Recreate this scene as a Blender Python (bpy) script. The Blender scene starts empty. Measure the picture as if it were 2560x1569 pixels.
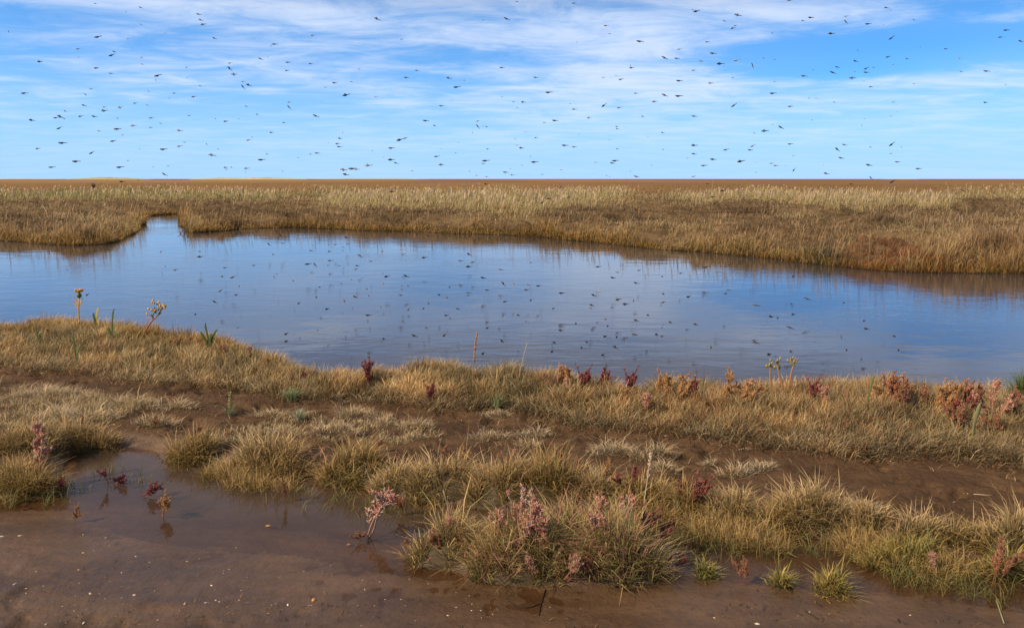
import bpy, math, random
import numpy as np
from mathutils import Vector, Matrix

SC = bpy.context.scene
COL = SC.collection
rng = np.random.default_rng(11)
random.seed(11)
R = math.radians

# ------------------------------------------------------------------ camera
F_PX, CX, CY, HORIZON = 2009.0, 1280.0, 784.5, 447.0     # photograph: 2560 x 1569
CAM_H = 1.6
PITCH = math.atan((CY - HORIZON) / F_PX)
cam_d = bpy.data.cameras.new("camera")
cam = bpy.data.objects.new("camera", cam_d)
COL.objects.link(cam)
cam_d.sensor_width = 36.0
cam_d.lens = 36.0 * F_PX / 2560.0
cam_d.clip_start = 0.05
cam_d.clip_end = 20000
cam.location = (0, 0, CAM_H)
cam.rotation_euler = (R(90) - PITCH, 0, R(0.0))
SC.camera = cam

# ------------------------------------------------------------------ light
SUN_EL, SUN_AZ = 36.0, -118.0        # azimuth measured from the view direction, minus is to the left
SUN_STRENGTH, SKY_STRENGTH, EXPOSURE = 5.0, 0.112, 0.22
sd = Vector((math.sin(R(SUN_AZ)) * math.cos(R(SUN_EL)), math.cos(R(SUN_AZ)) * math.cos(R(SUN_EL)), math.sin(R(SUN_EL))))
sl = bpy.data.lights.new("sun", 'SUN')
sl.energy = SUN_STRENGTH
sl.angle = R(0.6)
sl.color = (1.0, 0.87, 0.68)
sun = bpy.data.objects.new("sun", sl)
COL.objects.link(sun)
sun.rotation_euler = (-sd).to_track_quat('-Z', 'Y').to_euler()

W = bpy.data.worlds.new("World")
SC.world = W
W.use_nodes = True


class NT:
    """small helper to write node graphs as expressions"""
    def __init__(self, tree):
        self.t = tree
    def n(self, typ, **kw):
        nd = self.t.nodes.new(typ)
        for k, v in kw.items():
            setattr(nd, k, v)
        return nd
    def set(self, nd, i, v):
        if isinstance(v, bpy.types.NodeSocket):
            self.t.links.new(v, nd.inputs[i])
        else:
            nd.inputs[i].default_value = v
    def math(self, op, a, b=0.0, c=0.0, clamp=False):
        nd = self.n('ShaderNodeMath', operation=op)
        nd.use_clamp = clamp
        self.set(nd, 0, a); self.set(nd, 1, b); self.set(nd, 2, c)
        return nd.outputs[0]
    def vec(self, op, a, b=(0, 0, 0)):
        nd = self.n('ShaderNodeVectorMath', operation=op)
        self.set(nd, 0, a); self.set(nd, 1, b)
        return nd.outputs[0]
    def sep(self, v):
        nd = self.n('ShaderNodeSeparateXYZ'); self.set(nd, 0, v)
        return nd.outputs
    def comb(self, x, y, z):
        nd = self.n('ShaderNodeCombineXYZ')
        self.set(nd, 0, x); self.set(nd, 1, y); self.set(nd, 2, z)
        return nd.outputs[0]
    def noise(self, v, scale, detail=4, rough=0.55, dist=0.0):
        nd = self.n('ShaderNodeTexNoise')
        self.set(nd, 'Vector', v); self.set(nd, 'Scale', scale); self.set(nd, 'Detail', detail)
        self.set(nd, 'Roughness', rough); self.set(nd, 'Distortion', dist)
        return nd.outputs[0]
    def smooth(self, v, lo, hi, a=0.0, b=1.0):
        nd = self.n('ShaderNodeMapRange', interpolation_type='SMOOTHSTEP')
        self.set(nd, 0, v); self.set(nd, 1, lo); self.set(nd, 2, hi); self.set(nd, 3, a); self.set(nd, 4, b)
        return nd.outputs[0]
    def mix(self, f, a, b, blend='MIX'):
        nd = self.n('ShaderNodeMix', data_type='RGBA', blend_type=blend)
        self.set(nd, 0, f); self.set(nd, 6, a); self.set(nd, 7, b)
        return nd.outputs[2]


def build_sky():
    t = W.node_tree
    t.nodes.clear()
    k = NT(t)
    d = k.n('ShaderNodeTexCoord').outputs['Generated']
    x, y, z = k.sep(d)
    zc = k.math('MAXIMUM', z, 0.0)
    # the air is looked up a little higher than the ray, so that the low sky in view is clear blue
    zz = k.math('ADD', k.math('MULTIPLY', zc, 2.2), 0.07)
    dv = k.vec('NORMALIZE', k.comb(x, y, zz))
    sky = k.n('ShaderNodeTexSky', sky_type='NISHITA')
    sky.sun_disc = False
    sky.sun_elevation = R(SUN_EL)
    sky.sun_rotation = R(SUN_AZ)
    sky.air_density = 1.0
    sky.dust_density = 0.2
    sky.ozone_density = 3.0
    t.links.new(dv, sky.inputs[0])
    hs = k.n('ShaderNodeHueSaturation')
    k.set(hs, 'Saturation', 1.30); k.set(hs, 'Value', 1.9); k.set(hs, 'Color', sky.outputs[0])
    blue = hs.outputs[0]
    # cloud deck on a plane overhead
    den = k.math('ADD', zc, 0.07)
    px = k.math('DIVIDE', x, den)
    py = k.math('DIVIDE', y, den)
    p = k.comb(k.math('MULTIPLY', px, 0.55), py, 0.0)
    n1 = k.noise(p, 1.1, 9, 0.62, 0.7)
    n2 = k.noise(k.vec('ADD', p, (7.3, 2.1, 0)), 0.42, 3, 0.5, 0.3)
    n3 = k.noise(k.vec('ADD', k.comb(k.math('MULTIPLY', px, 0.9), k.math('MULTIPLY', py, 1.25), 0.0), (3.1, 9.4, 0)), 2.0, 8, 0.64, 0.5)
    cov = k.math('ADD', k.math('MULTIPLY', n1, 0.42), k.math('MULTIPLY', n2, 0.30))
    cov = k.math('ADD', cov, k.math('MULTIPLY', n3, 0.58))
    # a gap of deep blue and a thicker bank beside it
    yy = k.math('MAXIMUM', y, 0.05)
    u = k.math('DIVIDE', x, yy)
    w = k.math('DIVIDE', z, yy)
    def blob(u0, w0, a, b, sl=0.0):
        du = k.math('DIVIDE', k.math('SUBTRACT', u, u0), a)
        ww = k.math('SUBTRACT', k.math('SUBTRACT', w, w0), k.math('MULTIPLY', k.math('SUBTRACT', u, u0), sl))
        dw = k.math('DIVIDE', ww, b)
        q = k.math('ADD', k.math('MULTIPLY', du, du), k.math('MULTIPLY', dw, dw))
        return k.math('EXPONENT', k.math('MULTIPLY', q, -1.0))
    gap = k.math('ADD', blob(0.46, 0.157, 0.17, 0.020, 0.05), k.math('MULTIPLY', blob(0.40, 0.127, 0.13, 0.013, 0.05), 0.9))
    gap = k.math('ADD', gap, k.math('MULTIPLY', blob(0.56, 0.205, 0.12, 0.012, 0.1), 0.6))
    bank = k.math('ADD', k.math('ADD', k.math('MULTIPLY', blob(0.11, 0.172, 0.15, 0.035), 0.35), k.math('MULTIPLY', blob(0.10, 0.118, 0.13, 0.045), 0.85)), k.math('MULTIPLY', blob(0.42, 0.118, 0.20, 0.008, 0.03), 1.0))
    bank = k.math('ADD', bank, k.math('MULTIPLY', blob(0.36, 0.195, 0.14, 0.014, 0.05), 0.9))
    cov = k.math('SUBTRACT', cov, k.math('MULTIPLY', gap, 0.30))
    cov = k.math('ADD', cov, k.math('MULTIPLY', bank, 0.15))
    cl = k.smooth(cov, 0.53, 0.86)
    cl = k.math('MULTIPLY', k.math('MULTIPLY', cl, 0.78), k.smooth(z, 0.01, 0.11, 0.25, 1.0))
    # thin veil towards the horizon
    veil = k.smooth(z, 0.0, 0.16, 0.92, 0.15)
    veil = k.math('MULTIPLY', veil, k.math('SUBTRACT', 1.0, k.math('MULTIPLY', gap, 1.0), clamp=True), clamp=True)
    c = k.mix(veil, blue, (2.9, 5.0, 7.9, 1))
    c = k.mix(cl, c, (6.2, 6.9, 8.2, 1))
    # added out of view: grey cloud sheet that sets ambient light and reflections
    c = k.mix(k.smooth(z, 0.175, 0.27, 0.0, 0.78), c, (2.3, 2.25, 2.5, 1))
    bg = k.n('ShaderNodeBackground')
    k.set(bg, 'Color', c)
    k.set(bg, 'Strength', SKY_STRENGTH)
    out = k.n('ShaderNodeOutputWorld')
    t.links.new(bg.outputs[0], out.inputs[0])


build_sky()
SC.view_settings.view_transform = 'Standard'
SC.view_settings.look = 'None'
SC.view_settings.gamma = 1.0
SC.view_settings.exposure = EXPOSURE
SC.view_settings.use_curve_mapping = False
SC.render.engine = 'CYCLES'
SC.cycles.use_denoising = True
try:
    SC.cycles.denoiser = 'OPENIMAGEDENOISE'
    SC.cycles.denoising_input_passes = 'RGB_ALBEDO_NORMAL'
except Exception:
    pass
SC.cycles.max_bounces = 6
SC.cycles.diffuse_bounces = 2
SC.cycles.glossy_bounces = 3
SC.cycles.transparent_max_bounces = 8
SC.cycles.transmission_bounces = 2
SC.cycles.caustics_reflective = False
SC.cycles.caustics_refractive = False

# ------------------------------------------------------------------ measuring: photograph -> place
S = 2560.0 / 2464.0           # outlines below were read off a 2464 px wide view of the photograph
POOL_Z, PUDDLE_Z = -0.15, 0.0
cp, sp_ = math.cos(PITCH), math.sin(PITCH)


def ray(px, py):
    u = (np.asarray(px, float) - CX) / F_PX
    v = (np.asarray(py, float) - CY) / F_PX
    return np.stack([u, cp - v * sp_, -sp_ - v * cp], -1)


def ground_at(px, py, z=0.05):
    d = ray(px, py)
    t = (z - CAM_H) / np.minimum(d[..., 2], -1e-4)
    p = d * t[..., None]
    p[..., 2] = z
    return p


def P(lst, z):                      # outline in 2464-px units -> world xy
    a = np.array(lst, float) * S
    return ground_at(a[:, 0], a[:, 1], z)[:, :2]


def hsh(ix, iy, seed):
    h = np.sin(ix * 127.1 + iy * 311.7 + seed * 74.7) * 43758.5453
    return h - np.floor(h)


def vnoise(x, y, seed=0):
    ix, iy = np.floor(x), np.floor(y)
    fx, fy = x - ix, y - iy
    fx = fx * fx * (3 - 2 * fx); fy = fy * fy * (3 - 2 * fy)
    a = hsh(ix, iy, seed); b = hsh(ix + 1, iy, seed); c = hsh(ix, iy + 1, seed); d = hsh(ix + 1, iy + 1, seed)
    return (a * (1 - fx) + b * fx) * (1 - fy) + (c * (1 - fx) + d * fx) * fy


def fbm(x, y, seed=0, octv=4):
    s = 0; a = 0.5; t = 0
    for o in range(octv):
        s = s + a * vnoise(x * 2 ** o + 17.3 * o, y * 2 ** o - 9.1 * o, seed + o); t += a; a *= 0.5
    return s / t


def edge_dist(pts, poly, closed=True):
    best = np.full(len(pts), 1e9)
    n = len(poly)
    for i in range(n if closed else n - 1):
        a = poly[i]; b = poly[(i + 1) % n]
        ab = b - a
        L = (ab * ab).sum() + 1e-12
        t = np.clip(((pts - a) @ ab) / L, 0, 1)
        q = pts - a - t[:, None] * ab
        best = np.minimum(best, (q * q).sum(1))
    return np.sqrt(best)


def inside(pts, poly):
    x, y = pts[:, 0], pts[:, 1]
    c = np.zeros(len(pts), bool)
    n = len(poly)
    for i in range(n):
        x1, y1 = poly[i]; x2, y2 = poly[(i + 1) % n]
        if y1 == y2:
            continue
        m = (y1 > y) != (y2 > y)
        c ^= m & (x < (x2 - x1) * (y - y1) / (y2 - y1) + x1)
    return c


def sdf(pts, poly):
    d = edge_dist(pts, poly)
    return np.where(inside(pts, poly), -d, d)


def sstep(a, b, x):
    t = np.clip((x - a) / (np.asarray(b) - a), 0, 1)
    return t * t * (3 - 2 * t)


# outlines -----------------------------------------------------------
BANK_TOP = [(-260, 800), (0, 800), (100, 790), (180, 785), (250, 790), (330, 806), (400, 815), (470, 822), (560, 842), (640, 868),
            (720, 903), (780, 925), (860, 935), (960, 922), (1000, 908), (1100, 915), (1180, 930), (1220, 910), (1290, 930),
            (1400, 950), (1500, 965), (1600, 970), (1750, 975), (1900, 970), (2050, 970), (2150, 975), (2300, 990), (2464, 985), (2750, 985)]
BANK_LOW = [(-260, 880), (0, 885), (60, 893), (200, 900), (330, 925), (450, 930), (560, 935), (640, 950), (680, 965), (800, 965),
            (900, 965), (960, 975), (1100, 990), (1200, 985), (1300, 1002), (1360, 1022), (1480, 1040), (1620, 1045), (1680, 1065),
            (1750, 1070), (1850, 1075), (1900, 1085), (2000, 1105), (2100, 1100), (2250, 1090), (2350, 1105), (2464, 1120), (2750, 1140)]
FAR_EDGE = [(-500, 570), (-200, 574), (0, 578), (90, 586), (180, 591), (250, 588), (295, 577), (325, 556), (342, 540), (343, 526), (360, 519), (400, 516.5),
            (470, 512), (560, 506), (560, 508), (480, 514), (436, 520), (431, 528), (440, 547), (466, 560), (520, 557), (600, 550), (700, 548), (800, 551), (900, 556), (1000, 557),
            (1100, 563), (1200, 565), (1300, 571), (1380, 579), (1480, 588), (1560, 598), (1700, 608), (1820, 619), (1940, 633), (2000, 641),
            (2100, 651), (2200, 656), (2464, 659), (2800, 664)]
bt_w = P(BANK_TOP, 0.08)
pool_near = bt_w + np.array([0.0, 0.22])
POOL = np.concatenate([P(FAR_EDGE, POOL_Z), pool_near[::-1]])
BANK_POLY = np.concatenate([bt_w, P(BANK_LOW, 0.07)[::-1]])
PUD_FAR = [(-260, 1190), (0, 1200), (90, 1185), (160, 1150), (178, 1100), (200, 1082), (280, 1078), (360, 1088), (390, 1112), (520, 1120), (560, 1148),
           (700, 1150), (738, 1132), (765, 1165), (850, 1172), (940, 1200), (1010, 1212), (1060, 1215), (1150, 1222), (1200, 1240),
           (1400, 1246), (1600, 1252), (1700, 1270), (1800, 1282), (1900, 1300), (2050, 1308), (2120, 1330), (2200, 1375), (2320, 1375), (2464, 1385), (2750, 1400)]
PUD_NEAR = [(-260, 1206), (0, 1214), (110, 1208), (150, 1218), (230, 1255), (300, 1292), (480, 1322), (700, 1335), (900, 1372), (985, 1386),
            (1100, 1400), (1300, 1415), (1500, 1412), (1620, 1372), (1750, 1398), (1900, 1415), (2050, 1420), (2200, 1436), (2464, 1472), (2750, 1500)]
pf, pn = P(PUD_FAR, 0.0), P(PUD_NEAR, 0.0)
PUDDLE = np.concatenate([pf, pn[::-1]])
ISLAND = P([(975, 1330), (1010, 1300), (1100, 1280), (1250, 1270), (1400, 1268), (1520, 1275), (1590, 1300), (1615, 1350), (1580, 1385),
            (1480, 1415), (1350, 1412), (1200, 1395), (1080, 1370), (1000, 1352)], 0.02)


def make_hummocks():
    g = np.random.default_rng(77)
    poly = np.array([(x * S, y * S) for x, y in BANK_TOP] + [(x * S, y * S) for x, y in BANK_LOW[::-1]])
    lo, hi = poly.min(0), poly.max(0)
    p = g.uniform(lo, hi, (6000, 2)); p = p[inside(p, poly)][:620]
    w = ground_at(p[:, 0], p[:, 1], 0.07)[:, :2]
    r = g.uniform(0.10, 0.27, len(p))
    tall = np.interp(p[:, 0], [-300, 0, 150, 420, 700, 900, 1300, 1600, 1900, 2250, 2600, 2900], [0.11, 0.12, 0.19, 0.15, 0.14, 0.17, 0.20, 0.20, 0.21, 0.26, 0.23, 0.23])
    tt = np.interp(p[:, 0], np.array(BANK_LOW)[:, 0] * S, np.array(BANK_LOW)[:, 1] * S)
    tb = np.interp(p[:, 0], np.array(BANK_TOP)[:, 0] * S, np.array(BANK_TOP)[:, 1] * S)
    q = np.clip((tt - p[:, 1]) / np.maximum(tt - tb, 8), 0, 1)
    h = tall * (0.30 + 0.70 * sstep(0, 0.6, q)) * g.uniform(0.6, 1.15, len(p))
    return w, r, h, g.random(len(p))


HUM = make_hummocks()


def hummock_raster():
    xs = np.arange(-7.5, 7.5, 0.03); ys = np.arange(3.8, 10.7, 0.03)
    Y, X = np.meshgrid(ys, xs, indexing='ij')
    best = np.full(X.shape, 9.0); bi = np.zeros(X.shape, int)
    for j in range(len(HUM[1])):
        cx_, cy_, r_ = HUM[0][j, 0], HUM[0][j, 1], HUM[1][j] * 2.2
        i0, i1 = np.searchsorted(ys, (cy_ - r_, cy_ + r_)); j0, j1 = np.searchsorted(xs, (cx_ - r_, cx_ + r_))
        if i1 <= i0 or j1 <= j0:
            continue
        q = np.hypot(X[i0:i1, j0:j1] - cx_, Y[i0:i1, j0:j1] - cy_) / HUM[1][j]
        m = q < best[i0:i1, j0:j1]
        best[i0:i1, j0:j1][m] = q[m]; bi[i0:i1, j0:j1][m] = j
    return best, bi


HBEST, HIDX = hummock_raster()


def hummock(pts):
    """nearest hummock: index and distance in radii"""
    i = np.clip(((pts[:, 1] - 3.8) / 0.03).astype(int), 0, HBEST.shape[0] - 1)
    j = np.clip(((pts[:, 0] + 7.5) / 0.03).astype(int), 0, HBEST.shape[1] - 1)
    bi = HIDX[i, j]
    return bi, np.hypot(pts[:, 0] - HUM[0][bi, 0], pts[:, 1] - HUM[0][bi, 1]) / HUM[1][bi]


def terrain(x, y, fine=True):
    x = np.asarray(x, float); y = np.asarray(y, float)
    sh = x.shape
    pts = np.stack([x.ravel(), y.ravel()], 1)
    X, Y = pts[:, 0], pts[:, 1]
    dp = sdf(pts, POOL) + (fbm(X * 1.3, Y * 1.3, 3) - 0.5) * np.clip(0.012 * Y, 0.05, 0.3)
    # marsh and track
    z = 0.07 + 0.03 * (fbm(X * 0.9, Y * 0.9, 5) - 0.5) + 0.02 * (fbm(X * 4, Y * 4, 8) - 0.5) * (Y < 12)
    z = z + np.where(Y > 11, 0.12 * sstep(11, 20, Y) * (fbm(X * 0.25, Y * 0.25, 21) - 0.2), 0)
    near = Y < 5.6
    pud = np.zeros(len(X)); wet = np.zeros(len(X))
    idx = np.where(near)[0]
    q = pts[idx]
    nz = (fbm(q[:, 0] * 5, q[:, 1] * 5, 31) - 0.5)
    sd_p = sdf(q, PUDDLE)
    d_far = edge_dist(q, pf, False)
    d_near = edge_dist(q, pn, False)
    ins = sd_p < 0
    # which side of the puddle a point lies on
    far_y = np.interp(q[:, 0], pf[:, 0], pf[:, 1])
    behind = (~ins) & (q[:, 1] > np.interp(q[:, 0], pn[:, 0], pn[:, 1])) & (d_far < d_near + 0.05) | (q[:, 1] > far_y + 0.02) & ~ins
    zin = -0.045 * sstep(0, 0.75, d_near) * sstep(-0.01, 0.10, d_far) - 0.001 + nz * 0.010 * sstep(0, 0.3, d_near + 0.05)
    zfar = -0.012 + (z[idx] + 0.012 + 0.012 * nz) * sstep(0.0, 0.13, d_far)
    low = 0.016 * sstep(0.05, 0.8, d_near) + 0.0005 + nz * 0.018 * sstep(0.0, 0.6, d_near) + 0.010 * (fbm(q[:, 0] * 1.3, q[:, 1] * 4.5, 44) - 0.5)
    zn = np.where(ins, zin, np.where(behind, zfar, low))
    d_i = sdf(q, ISLAND) + nz * 0.06
    zn = np.maximum(zn, -0.03 + 0.085 * sstep(0.06, -0.14, d_i))
    z[idx] = zn
    pud[idx] = np.where(ins, 1, 0)
    wet[idx] = np.where(ins, 1, np.where(behind, 1 - sstep(0.0, 0.2, d_far), 1.0 - 0.45 * sstep(0.1, 1.0, d_near)))
    # turf hummocks of the near bank
    hb_ = np.where((Y > 3.9) & (Y < 10.5))[0]
    if len(hb_):
        sb = sdf(pts[hb_], BANK_POLY)
        hi_ = hb_[sb < 0.12]
        if len(hi_):
            bi, be = hummock(pts[hi_])
            z[hi_] += 0.50 * HUM[2][bi] * np.clip(1 - (np.minimum(be, 1.25) / 1.25) ** 2, 0, 1) * sstep(0.12, -0.05, sb[sb < 0.12])
    # prints and pits in the track
    if fine:
        m = near | (Y < 9)
        pit = fbm(X[m] * 9, Y[m] * 9, 61, 3)
        z[m] -= 0.030 * sstep(0.58, 0.72, pit) * (1 - wet[m])
        z[m] += 0.016 * (fbm(X[m] * 22, Y[m] * 22, 71, 3) - 0.5) * (1 - 0.62 * wet[m])
    # pool
    zp = POOL_Z - 0.35 * sstep(0.0, 1.2, -dp)
    rise = sstep(0.0, np.where(Y > 9, 0.14, 0.24), dp)
    sh_ = sstep(0.0, 1.6, dp)
    z = np.where(Y > 9, -0.11 + (z + 0.11) * sh_, z)
    z = np.where(dp < 0, zp, POOL_Z + (z - POOL_Z) * rise)
    # low cushions of shrubby growth on the far side
    cu = 0.24 * sstep(0.36, 0.66, fbm(X * 1.0, Y * 0.8, 371, 3)) * sstep(0.05, 0.6, dp) * sstep(10, 12, Y) * (1 - sstep(45, 80, Y))
    z = z + cu
    # far plain is level
    z = np.where(Y > 70, z * (1 - sstep(70, 160, Y)) + 0.08 * sstep(70, 160, Y), z)
    return z.reshape(sh), wet.reshape(sh), dp.reshape(sh)


def near_raster():
    xs = np.arange(-6.0, 6.0, 0.025); ys = np.arange(2.3, 10.5, 0.025)
    Y, X = np.meshgrid(ys, xs, indexing='ij')
    return terrain(X, Y)[0]


ZR = near_raster()


def height(x, y):
    """terrain height near the camera, from the raster"""
    fx = np.clip((np.asarray(x, float) + 6.0) / 0.025, 0, ZR.shape[1] - 1.001); fy = np.clip((np.asarray(y, float) - 2.3) / 0.025, 0, ZR.shape[0] - 1.001)
    j = fx.astype(int); i = fy.astype(int); u = fx - j; v = fy - i
    return (ZR[i, j] * (1 - u) + ZR[i, j + 1] * u) * (1 - v) + (ZR[i + 1, j] * (1 - u) + ZR[i + 1, j + 1] * u) * v


# ------------------------------------------------------------------ mesh helpers
def mesh_from(name, verts, faces_flat, counts, cols=None, smooth=False):
    me = bpy.data.meshes.new(name)
    nv = len(verts)
    me.vertices.add(nv)
    me.vertices.foreach_set("co", np.asarray(verts, np.float32).ravel())
    me.loops.add(len(faces_flat))
    me.loops.foreach_set("vertex_index", np.asarray(faces_flat, np.int32))
    counts = np.asarray(counts, np.int32)
    me.polygons.add(len(counts))
    st = np.zeros(len(counts), np.int32)
    st[1:] = np.cumsum(counts)[:-1]
    me.polygons.foreach_set("loop_start", st)
    me.polygons.foreach_set("loop_total", counts)
    if smooth:
        me.polygons.foreach_set("use_smooth", np.ones(len(counts), bool))
    me.update(calc_edges=True)
    if cols is not None:
        at = me.color_attributes.new("Col", 'FLOAT_COLOR', 'POINT')
        c = np.ones((nv, 4), np.float32)
        c[:, :3] = np.asarray(cols)[:, :3]
        at.data.foreach_set("color", c.ravel())
    return me


def link(name, me, mat=None, parent=None, loc=(0, 0, 0), rot=(0, 0, 0), scale=(1, 1, 1), **props):
    o = bpy.data.objects.new(name, me)
    COL.objects.link(o)
    o.location = loc; o.rotation_euler = rot; o.scale = scale
    if mat is not None and me is not None and not me.materials:
        me.materials.append(mat)
    if parent is not None:
        o.parent = parent
    for k_, v in props.items():
        o[k_] = v
    return o


def mat_new(name):
    m = bpy.data.materials.new(name)
    m.use_nodes = True
    m.node_tree.nodes.clear()
    k = NT(m.node_tree)
    out = k.n('ShaderNodeOutputMaterial')
    return m, k, out


def attr(k, name="Col"):
    a = k.n('ShaderNodeVertexColor'); a.layer_name = name
    return a.outputs[0]


def leaf_mat(name, transl=0.3, rough=0.6, spec=0.25):
    m, k, out = mat_new(name)
    c = attr(k)
    pb = k.n('ShaderNodeBsdfPrincipled')
    k.set(pb, 'Base Color', c); k.set(pb, 'Roughness', rough); k.set(pb, 'Specular IOR Level', spec)
    tr = k.n('ShaderNodeBsdfTranslucent'); k.set(tr, 'Color', c)
    mx = k.n('ShaderNodeMixShader'); k.set(mx, 0, transl)
    m.node_tree.links.new(pb.outputs[0], mx.inputs[1]); m.node_tree.links.new(tr.outputs[0], mx.inputs[2])
    m.node_tree.links.new(mx.outputs[0], out.inputs[0])
    return m


def plain_mat(name, rough=0.8, spec=0.2):
    m, k, out = mat_new(name)
    pb = k.n('ShaderNodeBsdfPrincipled')
    k.set(pb, 'Base Color', attr(k)); k.set(pb, 'Roughness', rough); k.set(pb, 'Specular IOR Level', spec)
    m.node_tree.links.new(pb.outputs[0], out.inputs[0])
    return m


def mud_material():
    m, k, out = mat_new("mud")
    g = k.n('ShaderNodeNewGeometry').outputs['Position']
    c = attr(k)
    n1 = k.noise(k.vec('MULTIPLY', g, (1.0, 2.4, 1.0)), 1.7, 8, 0.65)
    n2 = k.noise(g, 26, 5, 0.65)
    col = k.mix(k.smooth(n1, 0.35, 0.68), k.mix(1.0, c, (0.70, 0.67, 0.64, 1), 'MULTIPLY'), k.mix(1.0, c, (1.22, 1.20, 1.15, 1), 'MULTIPLY'))
    col = k.mix(k.smooth(n2, 0.50, 0.72, 0.0, 0.5), col, k.mix(1.0, c, (0.58, 0.55, 0.52, 1), 'MULTIPLY'))
    wa = k.n('ShaderNodeAttribute'); wa.attribute_name = "wet"
    wet = wa.outputs['Fac']
    pb = k.n('ShaderNodeBsdfPrincipled')
    k.set(pb, 'Base Color', col)
    rg = k.math('ADD', k.math('MULTIPLY', wet, -0.38), k.math('ADD', k.math('MULTIPLY', n1, 0.25), 0.62))
    k.set(pb, 'Roughness', rg)
    k.set(pb, 'Specular IOR Level', k.math('MULTIPLY', k.math('ADD', k.math('MULTIPLY', wet, 0.38), 0.10), k.smooth(k.sep(g)[1], 8.0, 14.0, 1.0, 0.0)))
    b1 = k.n('ShaderNodeBump'); k.set(b1, 'Strength', k.math('ADD', k.math('MULTIPLY', wet, -0.55), 0.90)); k.set(b1, 'Distance', 0.018)
    k.set(b1, 'Height', k.math('ADD', k.noise(g, 34, 6, 0.62), k.math('MULTIPLY', k.noise(g, 9, 4, 0.6), 0.9)))
    m.node_tree.links.new(b1.outputs[0], pb.inputs['Normal'])
    m.node_tree.links.new(pb.outputs[0], out.inputs[0])
    return m


def pool_material():
    m, k, out = mat_new("pool_water")
    g = k.n('ShaderNodeNewGeometry').outputs['Position']
    pb = k.n('ShaderNodeBsdfPrincipled')
    k.set(pb, 'Base Color', (0.052, 0.043, 0.044, 1)); k.set(pb, 'Roughness', 0.045); k.set(pb, 'IOR', 1.38)
    v1 = k.vec('MULTIPLY', g, (4.2, 8.0, 1)); v2 = k.vec('MULTIPLY', g, (1.3, 2.2, 1))
    big = k.noise(g, 0.22, 3, 0.5)
    h = k.math('ADD', k.math('MULTIPLY', k.noise(v1, 1.0, 4, 0.55), k.smooth(big, 0.40, 0.62, 0.10, 1.0)), k.math('MULTIPLY', k.noise(v2, 1.0, 3, 0.5), 1.2))
    b = k.n('ShaderNodeBump'); k.set(b, 'Strength', 1.0); k.set(b, 'Distance', 0.0042); k.set(b, 'Height', h)
    m.node_tree.links.new(b.outputs[0], pb.inputs['Normal'])
    m.node_tree.links.new(pb.outputs[0], out.inputs[0])
    return m


def puddle_material():
    m, k, out = mat_new("puddle_water")
    g = k.n('ShaderNodeNewGeometry').outputs['Position']
    b = k.n('ShaderNodeBump'); k.set(b, 'Strength', 0.35); k.set(b, 'Distance', 0.002)
    k.set(b, 'Height', k.noise(k.vec('MULTIPLY', g, (7, 13, 1)), 1.0, 3, 0.5))
    dn = k.n('ShaderNodeVectorMath', operation='DOT_PRODUCT')
    geo = k.n('ShaderNodeNewGeometry')
    m.node_tree.links.new(b.outputs[0], dn.inputs[0]); m.node_tree.links.new(geo.outputs['Incoming'], dn.inputs[1])
    gz = k.math('SUBTRACT', 1.0, k.math('ABSOLUTE', dn.outputs['Value']), clamp=True)
    fr = k.math('ADD', 0.02, k.math('MULTIPLY', k.math('POWER', gz, 5.0), 0.98))   # mirror share of a water surface
    tr = k.n('ShaderNodeBsdfTransparent'); k.set(tr, 'Color', (0.86, 0.78, 0.70, 1))
    df = k.n('ShaderNodeBsdfDiffuse'); k.set(df, 'Color', (0.105, 0.074, 0.056, 1))
    da = k.n('ShaderNodeAttribute'); da.attribute_name = 'depth'
    silt = k.n('ShaderNodeMixShader'); k.set(silt, 0, k.smooth(da.outputs['Fac'], 0.0, 0.045, 0.0, 0.5))
    gl = k.n('ShaderNodeBsdfGlossy'); k.set(gl, 'Roughness', 0.02); k.set(gl, 'Color', (1, 1, 1, 1))
    mx = k.n('ShaderNodeMixShader')
    L = m.node_tree.links
    L.new(b.outputs[0], gl.inputs['Normal'])
    L.new(fr, mx.inputs[0]); L.new(tr.outputs[0], silt.inputs[1]); L.new(df.outputs[0], silt.inputs[2]); L.new(silt.outputs[0], mx.inputs[1]); L.new(gl.outputs[0], mx.inputs[2])
    L.new(mx.outputs[0], out.inputs[0])
    return m


M_GRASS = leaf_mat("grass_blades", 0.30, 0.65, 0.2)
M_LEAF = leaf_mat("fleshy_leaves", 0.20, 0.5, 0.35)
M_BIRD = plain_mat("feathers", 0.75, 0.2)
M_SHELL = plain_mat("shell", 0.45, 0.4)
M_WOOD = plain_mat("dead_wood", 0.85, 0.2)
M_MUD = mud_material()

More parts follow.
